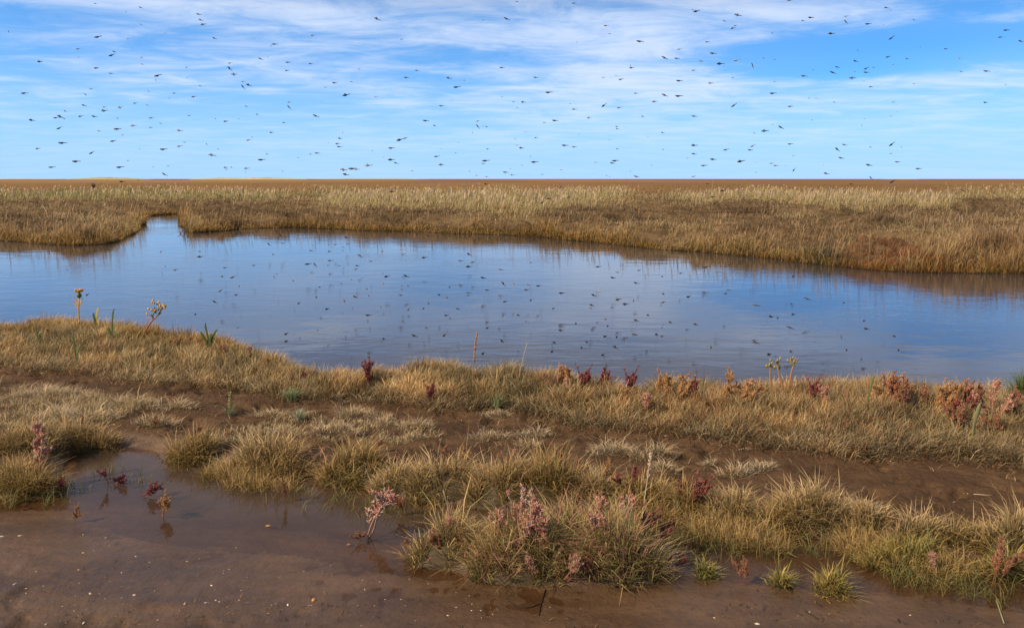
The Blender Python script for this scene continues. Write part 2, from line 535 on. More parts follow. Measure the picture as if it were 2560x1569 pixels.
# ------------------------------------------------------------------ ground
def build_ground():
    ys = [0.6]
    while ys[-1] < 2.4: ys.append(ys[-1] + 0.06)
    while ys[-1] < 6.5: ys.append(ys[-1] + 0.014)
    while ys[-1] < 12: ys.append(ys[-1] * 1.005)
    while ys[-1] < 60: ys.append(ys[-1] * 1.010)
    while ys[-1] < 9000: ys.append(ys[-1] * 1.07)
    ys = np.array(ys)
    us = np.linspace(-0.92, 0.92, 380)
    Y, U = np.meshgrid(ys, us, indexing='ij')
    X = U * np.maximum(Y, 2.2)
    Z, wet, dp = terrain(X, Y)
    nr, nc = Y.shape
    v = np.stack([X, Y, Z], -1).reshape(-1, 3)
    i = np.arange(nr * nc).reshape(nr, nc)
    f = np.stack([i[:-1, :-1], i[:-1, 1:], i[1:, 1:], i[1:, :-1]], -1).reshape(-1, 4)
    xf, yf = v[:, 0], v[:, 1]
    mud = np.array([0.100, 0.056, 0.029])
    peat = np.array([0.150, 0.098, 0.052])
    rust = np.array([0.245, 0.145, 0.070])
    a = sstep(9, 13, yf)[:, None]
    b = sstep(60, 110, yf)[:, None]
    col = mud * (1 - a) + peat * a
    n = fbm(xf * 0.012, yf * 0.004, 91)[:, None]
    rr = rust * (0.72 + 0.56 * n)
    tan = np.array([0.36, 0.21, 0.095])
    s = sstep(0.45, 0.75, fbm(xf * 0.004 + 5, yf * 0.0016, 95))[:, None] * sstep(150, 500, yf)[:, None]
    rr = rr * (1 - s * 0.6) + tan * s * 0.6
    col = col * (1 - b) + rr * b
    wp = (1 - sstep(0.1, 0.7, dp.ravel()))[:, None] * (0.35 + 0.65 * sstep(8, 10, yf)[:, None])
    col = col * (1 - wp) + np.array([0.032, 0.022, 0.014]) * wp  # wet peat, made near-black: undercut shade painted in along the pool edge
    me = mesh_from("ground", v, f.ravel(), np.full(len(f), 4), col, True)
    at = me.attributes.new("wet", 'FLOAT', 'POINT')
    at.data.foreach_set("value", wet.ravel().astype(np.float32))
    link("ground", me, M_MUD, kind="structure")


build_ground()


def rect(name, x0, x1, y0, y1, z, mat):
    me = mesh_from(name, [(x0, y0, z), (x1, y0, z), (x1, y1, z), (x0, y1, z)], [0, 1, 2, 3], [4])
    return link(name, me, mat, kind="structure")


rect("pool_water", -48, 60, 4.6, 62, POOL_Z, pool_material())

def puddle():
    xs = np.linspace(-4.6, 4.6, 185); ys = np.linspace(2.2, 5.3, 125)
    Y, X = np.meshgrid(ys, xs, indexing='ij')
    z = height(X, Y)
    n, m = X.shape
    v = np.stack([X, Y, np.full_like(X, PUDDLE_Z)], -1).reshape(-1, 3)
    i = np.arange(n * m).reshape(n, m)
    f = np.stack([i[:-1, :-1], i[:-1, 1:], i[1:, 1:], i[1:, :-1]], -1).reshape(-1, 4)
    me = mesh_from("puddle_water", v, f.ravel(), np.full(len(f), 4))
    at = me.attributes.new("depth", 'FLOAT', 'POINT')
    at.data.foreach_set("value", np.clip(-z, 0, 1).ravel().astype(np.float32))
    link("puddle_water", me, puddle_material(), kind="structure")


puddle()


def dunes():
    for (x0, x1, hgt, dist, col) in ((150, 372, 4.4, 1500, (0.42, 0.36, 0.17)), (470, 770, 5.0, 1700, (0.50, 0.42, 0.22)),
                                     (-60, 160, 2.2, 1900, (0.50, 0.36, 0.22)), (770, 1080, 2.4, 2100, (0.46, 0.36, 0.2)), (2200, 2300, 2.0, 2600, (0.6, 0.46, 0.3))):
        xa = (x0 - CX) / F_PX * dist; xb = (x1 - CX) / F_PX * dist
        n, mrow = 60, 7
        v = []; cols = []
        for j in range(mrow):
            for i in range(n):
                t = i / (n - 1); q = j / (mrow - 1)
                x = xa + (xb - xa) * t
                env = math.sin(math.pi * t) ** 0.6
                h = hgt * env * (0.5 + 0.9 * float(fbm(np.array([x * 0.03]), np.array([0.3 + dist]), 7)[0])) * math.sin(math.pi * q)
                v.append((x, dist + q * 60, max(h, 0) - 0.2)); cols.append(np.array(col) * random.uniform(0.85, 1.15))
        f = []
        for j in range(mrow - 1):
            for i in range(n - 1):
                a = j * n + i
                f += [a, a + 1, a + n + 1, a + n]
        me = mesh_from("dune", v, f, [4] * (len(f) // 4), np.array(cols), True)
        link("sand_dune_hill", me, M_SHELL, kind="structure")


dunes()

# ------------------------------------------------------------------ grass
def blades(base, h, w, lean_dir, lean, c0, c1, three=True, twist=None):
    """one curved tapering blade for each base point; returns verts, loops, counts, colours"""
    n = len(base)
    h = np.asarray(h, float)[:, None]; w = np.asarray(w, float)[:, None]; lean = np.asarray(lean, float)[:, None]
    L = np.zeros((n, 3)); L[:, 0] = np.cos(lean_dir); L[:, 1] = np.sin(lean_dir)
    tw = rng.uniform(0, 2 * math.pi, n) if twist is None else twist
    side = np.stack([np.cos(tw), np.sin(tw) * 0.6, np.zeros(n)], 1)
    up = np.array([0, 0, 1.0])
    ca = 1.0 / np.sqrt(1 + lean ** 2)
    mid = base + h * ca * (up * 0.60 + L * lean * 0.38)
    tip = base + h * ca * (up * (1.0 - 0.16 * lean) + L * lean * 1.1)
    cm = c0 * 0.45 + c1 * 0.55
    if three:
        v = np.stack([base - side * w * 0.5, base + side * w * 0.5, mid + side * w * 0.42, mid - side * w * 0.42, tip], 1).reshape(-1, 3)
        c = np.stack([c0, c0, cm, cm, c1], 1).reshape(-1, 3)
        o = (np.arange(n) * 5)[:, None]
        f = np.concatenate([o + np.array([0, 1, 2, 3]), o + np.array([3, 2, 4])], 1).ravel()
        cnt = np.tile([4, 3], n)
    else:
        v = np.stack([base - side * w * 0.5, base + side * w * 0.5, tip], 1).reshape(-1, 3)
        c = np.stack([c0, c0, c1], 1).reshape(-1, 3)
        f = np.arange(n * 3)
        cnt = np.full(n, 3)
    return v, f, cnt, c


def join_parts(parts):
    vs, fs, cs, cc = [], [], [], []
    o = 0
    for v, f, cnt, c in parts:
        vs.append(v); fs.append(np.asarray(f) + o); cs.append(cnt); cc.append(c); o += len(v)
    return np.concatenate(vs), np.concatenate(fs), np.concatenate(cs), np.concatenate(cc)


def lerp(a, b, t):
    return np.asarray(a) * (1 - t[:, None]) + np.asarray(b) * t[:, None]


def sample_px(poly_px, n, jit=True):
    """points spread evenly over an outline of the photograph (2560-px units)"""
    a = np.array(poly_px, float)
    lo, hi = a.min(0), a.max(0)
    out = np.zeros((0, 2))
    while len(out) < n:
        p = rng.uniform(lo, hi, (n * 3, 2))
        out = np.concatenate([out, p[inside(p, a)]])
    return out[:n]


STRAW, PALE = np.array([0.61, 0.375, 0.15]), np.array([0.72, 0.505, 0.26])
OLIVE, OCHRE = np.array([0.33, 0.225, 0.085]), np.array([0.36, 0.21, 0.07])
DARK, GREEN = np.array([0.10, 0.075, 0.035]), np.array([0.17, 0.20, 0.06])
BROWN, RUST = np.array([0.26, 0.165, 0.09]), np.array([0.34, 0.16, 0.06])
GREYGREEN = np.array([0.36, 0.28, 0.145])


def far_marsh():
    top = [(-260, 457), (2820, 460)]
    low = [(x * S, y * S + 4) for x, y in FAR_EDGE if y > 515]
    n = 280000
    px = sample_px([(-500, 458)] + [(3060, 460)] + low[::-1], n)
    p = ground_at(px[:, 0], px[:, 1], 0.06)
    p[:, 0] += rng.normal(0, 0.004, n) * p[:, 1]; p[:, 1] *= np.exp(rng.normal(0, 0.012, n))
    # extra plants right along the water's edge
    fe = P(FAR_EDGE, POOL_Z); m = 60000
    seg = np.linalg.norm(np.diff(fe, axis=0), axis=1) / np.maximum(fe[:-1, 1], 5) ** 1.3
    si = rng.choice(len(seg), m, p=seg / seg.sum()); tt = rng.random(m)[:, None]
    e = fe[si] * (1 - tt) + fe[si + 1] * tt + rng.normal(0, 0.20, (m, 2))
    e3 = np.concatenate([e, np.full((m, 1), 0.0)], 1)
    rel = e3 - np.array([0, 0, CAM_H]); dep = rel[:, 1] * cp - rel[:, 2] * sp_
    ex = np.stack([CX + F_PX * rel[:, 0] / dep, CY - F_PX * (rel[:, 1] * sp_ + rel[:, 2] * cp) / dep], 1)
    px = np.concatenate([px, ex]); p = np.concatenate([p, e3])
    ok = sdf(p[:, :2], POOL) > -0.4
    px, p = px[ok], p[ok]
    z, wet, dp = terrain(p[:, 0], p[:, 1], False)
    ok = (dp > -0.04)
    px, p, z, dp = px[ok], p[ok], z[ok], dp[ok]
    p[:, 2] = z - 0.01
    n = len(p); d = p[:, 1]
    X, Y = p[:, 0], p[:, 1]
    x_, y_ = px[:, 0], px[:, 1]
    nA = fbm(X * 0.5, Y * 0.3, 101, 3); nB = fbm(X * 1.6, Y * 0.9, 103, 3); nC = fbm(X * 5, Y * 2.5, 107, 2)
    # colours of the kinds of plant
    body = lerp(BROWN * 0.92, np.array([0.56, 0.38, 0.205]), sstep(0.36, 0.66, 0.6 * nB + 0.4 * fbm(x_ * 0.015, y_ * 0.06, 311, 3)))
    body = body * ((0.50 + 0.9 * nC) * np.exp(rng.normal(0, 0.30, n)))[:, None]
    nD = fbm(X * 0.8, Y * 0.8, 331, 2)
    h = (0.12 + 0.10 * nB + 0.05 * nA) * (0.45 + 1.1 * sstep(0.3, 0.7, nD))
    fringe = 1 - sstep(0.0, 0.9 + 0.6 * nA, dp)
    fr_col = lerp(np.array([0.52, 0.25, 0.06]), np.array([0.60, 0.39, 0.14]), rng.random(n)) * (0.45 + 1.1 * nB)[:, None]
    body = body * (1 - 0.85 * fringe[:, None]) + fr_col * 0.85 * fringe[:, None]
    h = h + fringe * 0.07
    # dark and pale patches lying along the flats
    pt = fbm(x_ * 0.007 + 3, y_ * 0.055, 341, 4)
    body = body * (1 - 0.75 * sstep(0.56, 0.66, pt) * (1 - fringe))[:, None] + np.array([0.21, 0.135, 0.068]) * (0.75 * sstep(0.56, 0.66, pt) * (1 - fringe))[:, None]
    body = body * (1 - 0.8 * sstep(0.49, 0.38, pt))[:, None] + np.array([0.62, 0.44, 0.215]) * (0.8 * sstep(0.49, 0.38, pt))[:, None]
    h = h * (0.70 + 0.5 * sstep(0.35, 0.65, fbm(x_ * 0.02, y_ * 0.09, 351, 3)))
    rs_ = 0.35 * sstep(1500, 2400, x_) * (1 - sstep(0.5, 5.0, dp))
    rk2 = rng.random(n) < rs_
    body[rk2] = lerp(np.array([0.44, 0.17, 0.06]), np.array([0.50, 0.28, 0.10]), rng.random(rk2.sum()))
    # tall pale grass stands
    def stand(poly, soft=14):
        s = sdf(np.stack([x_ * 0.22, y_], 1), np.array(poly, float) * np.array([0.22, 1.0])) + (fbm(x_ * 0.012, y_ * 0.05, 301, 3) - 0.5) * 34 + (nB - 0.5) * 12
        return sstep(soft, -soft * 0.3, s)
    st1 = stand([(790, 512), (850, 484), (1280, 476), (1530, 478), (1515, 520), (1320, 538), (1100, 536), (860, 526)])
    st2 = stand([(1690, 496), (1900, 476), (2150, 484), (2350, 502), (2340, 524), (2100, 532), (1900, 512), (1740, 506)])
    st3 = stand([(-300, 482), (300, 478), (780, 482), (800, 490), (600, 500), (250, 506), (-300, 504)])
    st4 = stand([(2380, 470), (2700, 468), (2700, 488), (2420, 490)])
    st = np.clip(np.maximum.reduce([st1, st2, st3 * 0.95, st4 * 0.6]), 0, 1)
    pale = lerp(np.array([0.48, 0.39, 0.14]), np.array([0.60, 0.45, 0.22]), nC)
    pale = pale * (1 - 0.55 * st3[:, None]) + np.array([0.27, 0.27, 0.08]) * 0.55 * st3[:, None]
    pale = pale * (1 - 0.25 * st2[:, None]) + np.array([0.56, 0.40, 0.22]) * 0.25 * st2[:, None]
    pick = rng.random(n) < st
    body[pick] = pale[pick] * rng.uniform(0.8, 1.15, (pick.sum(), 1))
    h[pick] = 0.16 + 0.24 * rng.random(pick.sum()) + 0.10 * nA[pick]
    gp = stand([(100, 470), (185, 466), (200, 492), (110, 496)], 8) + stand([(330, 468), (380, 468), (380, 478), (330, 478)], 6)
    gk = rng.random(n) < gp * 0.85
    body[gk] = np.array([0.15, 0.19, 0.05]) * rng.uniform(0.7, 1.3, (gk.sum(), 1))
    # rusty flats beyond the stands
    fl = sstep(488, 472, y_ + (nB - 0.5) * 10) * (1 - st)
    body = body * (1 - fl[:, None]) + np.array([0.27, 0.158, 0.074]) * (0.7 + 0.5 * nC)[:, None] * fl[:, None]
    h = h * (1 - 0.5 * fl)
    # red glasswort by the water
    rd = stand([(2080, 650), (2130, 635), (2280, 640), (2340, 660), (2400, 680), (2200, 684), (2090, 672)], 10)
    rk = rng.random(n) < rd * 0.55
    body[rk] = lerp(np.array([0.50, 0.16, 0.05]), np.array([0.42, 0.07, 0.05]), rng.random(rk.sum()))
    h[rk] = 0.12 + 0.1 * rng.random(rk.sum())
    dk = stand([(2010, 625), (2080, 618), (2090, 660), (2030, 655)], 8)
    kk = rng.random(n) < dk * 0.7
    body[kk] = np.array([0.12, 0.11, 0.075]); h[kk] = 0.3
    # green at the foot of the banks
    ft = (dp < 0.22) & (rng.random(n) < 0.5)
    body[ft] = lerp(np.array([0.20, 0.15, 0.035]), np.array([0.40, 0.22, 0.05]), rng.random(ft.sum()))
    h = h * np.exp(rng.normal(0, 0.38, n)) * (0.35 + 1.3 * nC) * np.where(pick, 0.85, 0.62)
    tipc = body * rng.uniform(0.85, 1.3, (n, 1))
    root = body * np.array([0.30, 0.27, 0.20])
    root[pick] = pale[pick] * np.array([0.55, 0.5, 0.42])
    w = np.maximum(0.0045, d * 0.00062) * rng.uniform(0.6, 1.4, n)
    ld = np.where(rng.random(n) < 0.45, rng.normal(0.1, 0.7, n), rng.uniform(0, 2 * math.pi, n))
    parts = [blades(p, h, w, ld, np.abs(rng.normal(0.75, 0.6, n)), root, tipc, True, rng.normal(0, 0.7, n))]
    # flowering stalks with plumes in the pale stands and along the banks
    def stalks(idx, hh, colr, plume):
        m = len(idx)
        b = p[idx] + rng.normal(0, 0.05, (m, 3)) * np.array([1, 1, 0])
        dd = b[:, 1]
        ld2 = rng.normal(0.1, 0.6, m); le = np.abs(rng.normal(0.16, 0.1, m))
        ww = np.maximum(0.003, dd * 0.00042)
        c = colr * rng.uniform(0.8, 1.15, (m, 1))
        parts.append(blades(b, hh, ww, ld2, le, c * 0.8, c, True, rng.normal(0, 0.4, m)))
        ca = 1 / np.sqrt(1 + le ** 2)
        Ld = np.stack([np.cos(ld2), np.sin(ld2), np.zeros(m)], 1)
        mid = b + (hh * ca)[:, None] * (np.array([0, 0, 0.72]) + Ld * (le * 0.6)[:, None])
        parts.append(blades(mid, hh * 0.38, ww * plume, ld2, le + 0.2, c * 1.02, c * 1.05, True, rng.normal(0, 0.4, m)))
    cand = np.where(pick)[0]
    idx = rng.choice(cand, 2600, replace=False)
    stalks(idx, rng.uniform(0.45, 0.72, len(idx)), np.array([0.60, 0.43, 0.25]), 2.4)
    cand = np.where((dp < 1.0) & (d < 60))[0]
    idx = rng.choice(cand, 420, replace=False)
    stalks(idx, rng.uniform(0.38, 0.75, len(idx)), np.array([0.40, 0.24, 0.11]), 2.0)
    v, f, c_, cc = join_parts(parts)
    me = mesh_from("far_marsh_grass", v, f, c_, cc)
    link("far_marsh_grass", me, M_GRASS, kind="stuff", label="brown and straw marsh grass covering the flats beyond the pool", category="grass")


far_marsh()


def near_bank():
    poly = [(x * S, y * S) for x, y in BANK_TOP] + [(x * S, y * S) for x, y in BANK_LOW[::-1]]
    n = 185000
    px = sample_px(poly, n)
    p = ground_at(px[:, 0], px[:, 1], 0.07)
    # tufts: pull blades to clump centres
    nt = 5200
    ctr = sample_px(poly, nt)
    cw = ground_at(ctr[:, 0], ctr[:, 1], 0.07)
    own = rng.integers(0, nt, n)
    tuft = rng.random(n) < 0.72
    off = rng.normal(0, 1, (n, 2)) * (0.034 + 0.05 * rng.random(nt)[own])[:, None]
    p[tuft, :2] = cw[own[tuft], :2] + off[tuft]
    x_ = px[:, 0].copy(); x_[tuft] = ctr[own[tuft], 0]
    y_ = px[:, 1].copy(); y_[tuft] = ctr[own[tuft], 1]
    ld = rng.uniform(0, 2 * math.pi, n)
    ld[tuft] = np.arctan2(off[tuft, 1], off[tuft, 0]) + rng.normal(0, 0.5, tuft.sum())
    # rounded hummocks
    bi, best = hummock(p)
    best = np.minimum(best, 1.6)
    nh = len(HUM[1]); hw = HUM[0]
    outd = np.arctan2(p[:, 1] - hw[bi, 1], p[:, 0] - hw[bi, 0])
    hcol = HUM[3][bi]
    om = rng.random(n) < 0.45
    ld[om] = outd[om] + rng.normal(0, 0.6, om.sum())
    z, wet, dp = terrain(p[:, 0], p[:, 1], False)
    ok = dp > -0.05
    p[:, 2] = z - 0.005
    X, Y = p[:, 0], p[:, 1]
    nA = fbm(X * 1.1, Y * 1.1, 201, 3); nB = fbm(X * 3.2, Y * 3.2, 203, 3); nC = hsh(own * 1.0, own * 0.3, 5)
    hb = np.interp(x_, [-300, 0, 150, 420, 700, 900, 1300, 1600, 1900, 2250, 2600, 2900], [0.13, 0.14, 0.20, 0.17, 0.17, 0.21, 0.23, 0.23, 0.24, 0.29, 0.26, 0.26])
    # short along the track, tall near the crest
    tt = np.interp(x_, np.array(BANK_LOW)[:, 0] * S, np.array(BANK_LOW)[:, 1] * S)
    tb = np.interp(x_, np.array(BANK_TOP)[:, 0] * S, np.array(BANK_TOP)[:, 1] * S)
    q = np.clip((tt - y_) / np.maximum(tt - tb, 8), 0, 1)
    kh = 0.7 + 0.6 * hsh(own * 1.7, own * 0.9, 9)
    h = (0.045 + 0.40 * hb * (0.45 + 0.55 * sstep(0, 0.5, q))) * np.where(tuft, kh, 0.8) * (0.65 + 0.6 * nB) * np.exp(rng.normal(0, 0.28, n))
    base = lerp(STRAW, OLIVE, sstep(0.30, 0.70, 0.6 * nA + 0.4 * hcol))
    base = base * (1 - 0.72 * sstep(0.3, 0.7, nC))[:, None] + np.array([0.40, 0.325, 0.19]) * 0.72 * sstep(0.3, 0.7, nC)[:, None]
    base = base * ((0.72 + 0.5 * nB) * (0.62 + 0.80 * rng.random(nh)[bi]))[:, None]
    # crest at the creek side: ochre; track edge: pale
    crest = sstep(0.55, 0.95, q) * sstep(1000, 500, x_)
    base = base * (1 - 0.65 * crest[:, None]) + np.array([0.58, 0.34, 0.085]) * 0.65 * crest[:, None]
    edge = sstep(0.25, 0.0, q)
    base = base * (1 - 0.45 * edge[:, None]) + np.array([0.52, 0.40, 0.24]) * 0.45 * edge[:, None]
    rt = sstep(1700, 2300, x_)
    base = base * (1 - 0.30 * rt[:, None]) + np.array([0.34, 0.25, 0.14]) * 0.30 * rt[:, None]
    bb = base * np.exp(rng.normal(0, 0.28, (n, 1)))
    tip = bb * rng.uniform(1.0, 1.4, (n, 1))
    root = bb * np.array([0.18, 0.14, 0.09])  # roots darkened: shade at the foot of the blades painted into the colour
    # reddish shoots mixed into the turf
    rd = (rng.random(n) < 0.10 * sstep(900, 1500, x_) * sstep(0.2, 0.7, q) + 0.05 * sstep(0.45, 0.7, fbm(X * 2.5, Y * 2.5, 207)))
    rc = lerp(np.array([0.42, 0.13, 0.07]), np.array([0.50, 0.24, 0.09]), rng.random(n))
    tip[rd] = rc[rd]; root[rd] = rc[rd] * 0.6; h[rd] *= 1.1
    h = np.minimum(h, 0.13 + 0.04 * rng.random(n))
    w = rng.uniform(0.0032, 0.0058, n)
    wind = rng.random(n) < 0.25
    ld[wind] = rng.normal(0.2, 0.6, wind.sum())
    le = np.abs(rng.normal(0.70, 0.55, n)) + 0.35 * best + 0.30 * edge
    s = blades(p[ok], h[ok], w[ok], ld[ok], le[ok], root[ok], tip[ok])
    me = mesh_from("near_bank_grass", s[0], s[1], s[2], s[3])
    link("near_bank_grass", me, M_GRASS, kind="stuff", label="dry straw and olive grass along the near bank of the pool", category="grass")


near_bank()


MARCH = np.arange(2.35, 10.45, 0.012)


def px_pt(x, y, z=None):
    """2464-px units -> first point of the terrain met along that line of sight"""
    if z is not None:
        p = ground_at(np.array([x * S]), np.array([y * S]), z)[0]
        p[2] = z
        return p
    d = ray(x * S, y * S); d = d / d[1]
    X, Z = d[0] * MARCH, CAM_H + d[2] * MARCH
    hit = np.where(Z <= height(X, MARCH))[0]
    i = hit[0] if len(hit) else len(MARCH) - 1
    return np.array([X[i], MARCH[i], float(height(X[i], MARCH[i]))])


def tussock(cx, by, wpx, hpx, style, label, name="grass_tussock", dens=1.0, group="grass tussocks along the puddle", ratio=0.42):
    f = px_pt(cx, by)
    d = math.hypot(f[1], CAM_H)
    rx = wpx * S / F_PX * d / 2 * 0.82
    ry = max(rx * ratio, 0.05)
    H = hpx * S / F_PX * d * (0.85 if style == 'dry' else 0.86 if style == 'island' else 0.74)
    c = np.array([f[0], f[1] + ry * 0.9, 0.0])
    n = int(min(7000, max(90, 4200 * dens * (rx * ry * 3.14) ** 0.75 * 3.2)))
    # blades spring from many small crowns
    nk = max(4, int(n / 38))
    a = rng.uniform(0, 2 * math.pi, nk); r = np.sqrt(rng.random(nk))
    kc = np.stack([np.cos(a) * r * rx, np.sin(a) * r * ry], 1)
    own = rng.integers(0, nk, n)
    off = rng.normal(0, 0.016, (n, 2))
    loc = kc[own] + off
    x, y = loc[:, 0] + c[0], loc[:, 1] + c[1]
    z = np.maximum(height(x, y), -0.03)
    rad = np.sqrt((loc[:, 0] / rx) ** 2 + (loc[:, 1] / ry) ** 2)
    out = np.arctan2(loc[:, 1] / ry, loc[:, 0] / rx)
    ld = np.where(rng.random(n) < 0.6, out + rng.normal(0, 0.6, n), np.arctan2(off[:, 1], off[:, 0]) + rng.normal(0, 0.5, n))
    le = np.abs(rng.normal(0.70, 0.60, n)) + 0.55 * np.clip(rad, 0, 1.3) ** 1.6 + (0.4 if style == 'dry' else 0)
    ld = np.where(rng.random(n) < 0.40, rng.uniform(0, 2 * math.pi, n), ld)
    dome_h = (0.15 if style == 'dry' else 0.36) * H
    dome = dome_h * np.clip(1 - np.clip(rad, 0, 1) ** 2.2, 0, 1) * (0.75 + 0.5 * vnoise(x * 9, y * 9, 5))
    kh = rng.uniform(0.55, 1.15, nk)[own]
    h = (0.035 + 0.58 * H) * kh * (1.0 - 0.2 * np.clip(rad, 0, 1.2) ** 2) * np.exp(rng.normal(0, 0.28, n))
    kcol = rng.random(nk)[own]
    front = sstep(0.1, -0.9, loc[:, 1] / ry)
    if style == 'straw':
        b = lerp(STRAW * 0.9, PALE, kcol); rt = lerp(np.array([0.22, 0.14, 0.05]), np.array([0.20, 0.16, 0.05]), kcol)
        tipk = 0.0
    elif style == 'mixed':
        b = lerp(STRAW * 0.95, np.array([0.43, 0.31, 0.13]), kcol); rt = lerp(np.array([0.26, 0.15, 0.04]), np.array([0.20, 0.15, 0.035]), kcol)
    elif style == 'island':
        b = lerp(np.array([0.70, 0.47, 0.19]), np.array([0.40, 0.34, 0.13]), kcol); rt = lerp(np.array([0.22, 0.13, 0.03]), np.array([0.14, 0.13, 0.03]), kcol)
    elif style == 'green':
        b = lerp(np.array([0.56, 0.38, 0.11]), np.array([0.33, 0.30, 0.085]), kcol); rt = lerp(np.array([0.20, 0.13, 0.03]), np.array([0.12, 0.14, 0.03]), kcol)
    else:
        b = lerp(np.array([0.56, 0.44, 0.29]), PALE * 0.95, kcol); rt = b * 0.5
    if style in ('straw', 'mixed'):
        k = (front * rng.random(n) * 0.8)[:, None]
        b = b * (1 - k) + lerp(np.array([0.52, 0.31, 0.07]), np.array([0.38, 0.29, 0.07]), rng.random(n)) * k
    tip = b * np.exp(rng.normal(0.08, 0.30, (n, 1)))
    rt = rt * np.exp(rng.normal(-0.5, 0.35, (n, 1)))  # root colour dimmed, painting in the shade between the blades
    w = rng.uniform(0.0028, 0.0056, n) * (1.1 if style == 'green' else 1.0)
    if style == 'island':
        pk = rng.random(n) < 0.16
        pc = lerp(np.array([0.58, 0.20, 0.14]), np.array([0.62, 0.36, 0.24]), rng.random(n))
        tip[pk] = pc[pk]; rt[pk] = pc[pk] * 0.4; h[pk] *= 1.2
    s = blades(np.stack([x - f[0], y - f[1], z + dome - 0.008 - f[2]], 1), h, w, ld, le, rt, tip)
    # the thatch the blades spring from
    na, nr_ = 22, 6
    tv, tc = [], []
    for i in range(nr_ + 1):
        for j in range(na):
            an = 2 * math.pi * j / na; rr = 0.98 * i / nr_
            tx, ty = c[0] + math.cos(an) * rr * rx, c[1] + math.sin(an) * rr * ry
            tv.append((tx, ty, dome_h * max(0, 1 - rr ** 2.2) * (0.75 + 0.5 * float(vnoise(np.array(tx * 9), np.array(ty * 9), 5))) * 0.92 - 0.004))
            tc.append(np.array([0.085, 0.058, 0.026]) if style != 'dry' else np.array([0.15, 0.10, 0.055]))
    tv = np.array(tv)
    tv[:, 2] += np.maximum(height(tv[:, 0], tv[:, 1]), -0.03)
    tv -= np.array([f[0], f[1], f[2]])
    tf, tn = [], []
    for i in range(nr_):
        for j in range(na):
            j2 = (j + 1) % na
            tf += [i * na + j, (i + 1) * na + j, (i + 1) * na + j2, i * na + j2]; tn.append(4)
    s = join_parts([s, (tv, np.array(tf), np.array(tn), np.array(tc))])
    me = mesh_from(name, s[0], s[1], s[2], s[3])
    return link(name, me, M_GRASS, loc=(f[0], f[1], f[2]), label=label, category="grass tussock" if name == "grass_tussock" else "grass patch", group=group)


T = "grass tussock"
TUSSOCKS = [
    (45, 1205, 220, 130, 'mixed', "tall greenish straw tussock standing in the puddle beside the pink upright plant", 1.0),
    (55, 1092, 220, 95, 'straw', "broad straw tussock on the bank above the greenish waterside tussock", 1.0),
    (195, 1092, 190, 90, 'straw', "straw tussock drooping over the small muddy inlet of the puddle", 1.0),
    (450, 1124, 165, 90, 'mixed', "rounded tussock just past the muddy inlet, with red sprigs behind", 1.0),
    (640, 1158, 235, 118, 'straw', "large straw tussock between the two notches in the puddle bank", 1.0),
    (835, 1178, 200, 112, 'mixed', "spreading tussock above the pale pink plant standing in the puddle", 1.0),
    (945, 1195, 130, 95, 'straw', "narrow straw tussock behind the pale pink puddle plant", 1.0),
    (1060, 1212, 215, 130, 'straw', "pale bushy tussock behind the near end of the island clump", 1.0),
    (1200, 1222, 210, 140, 'straw', "tallest straw tussock of the ridge behind the island clump", 1.0),
    (1335, 1222, 210, 140, 'mixed', "tussock with red sprigs behind the middle of the island clump", 1.0),
    (1440, 1220, 130, 110, 'straw', "straw tussock behind the crimson tipped end of the island clump", 1.0),
    (1535, 1248, 200, 95, 'mixed', "low ochre tussock beside the tall dry seed stalk", 1.0),
    (1650, 1252, 150, 85, 'mixed', "ochre tussock carrying the dark crimson upright sprigs", 1.0),
    (1765, 1272, 180, 95, 'straw', "loose straw tussock between the crimson sprigs and the big dome tussock", 0.9),
    (1865, 1296, 125, 85, 'mixed', "small ochre tussock at the foot of the big dome tussock", 0.9),
    (1965, 1290, 240, 125, 'straw', "big dome shaped straw tussock on the puddle ridge", 1.0),
    (2085, 1290, 165, 90, 'straw', "thin straw tussock above the bare mud slip in the bank", 0.8),
    (2205, 1310, 190, 105, 'straw', "spiky straw tussock above the bright green waterside grass", 0.8),
    (2205, 1382, 235, 105, 'green', "bright green grass tussock hanging over the puddle", 0.9),
    (2330, 1320, 170, 95, 'mixed', "sprawling grey straw tussock beside the dark hollow in the track", 0.8),
    (2450, 1330, 170, 140, 'straw', "tall stiff straw tussock at the edge of the picture above the puddle", 0.9),
    (2450, 1400, 150, 110, 'green', "green grass tussock below the tall stiff straw tussock", 0.9),
    (1075, 1366, 235, 110, 'island', "green end of the grassy island, nearest the pale pink puddle plant", 1.15),
    (1275, 1404, 330, 150, 'island', "middle clump of the grassy island, full of pink sprigs", 1.2),
    (1490, 1406, 270, 165, 'island', "straw tipped end of the grassy island beside the wet grass", 1.2),
    (1400, 1330, 300, 120, 'island', "rear clump of the grassy island behind the pink sprigs", 1.0),
    (2005, 1432, 120, 62, 'green', "small isolated tuft at the near margin of the puddle", 1.0),
    (1890, 1422, 55, 48, 'green', "tiny tuft of stiff blades beside the isolated puddle tuft", 0.9),
    (1700, 1396, 55, 45, 'green', "tiny green tuft in the water between the island and the small red plant", 0.9),
]
for cx, by, w, h, st, lab, dn in TUSSOCKS:
    tussock(cx, by, w, h, st, lab, dens=dn)
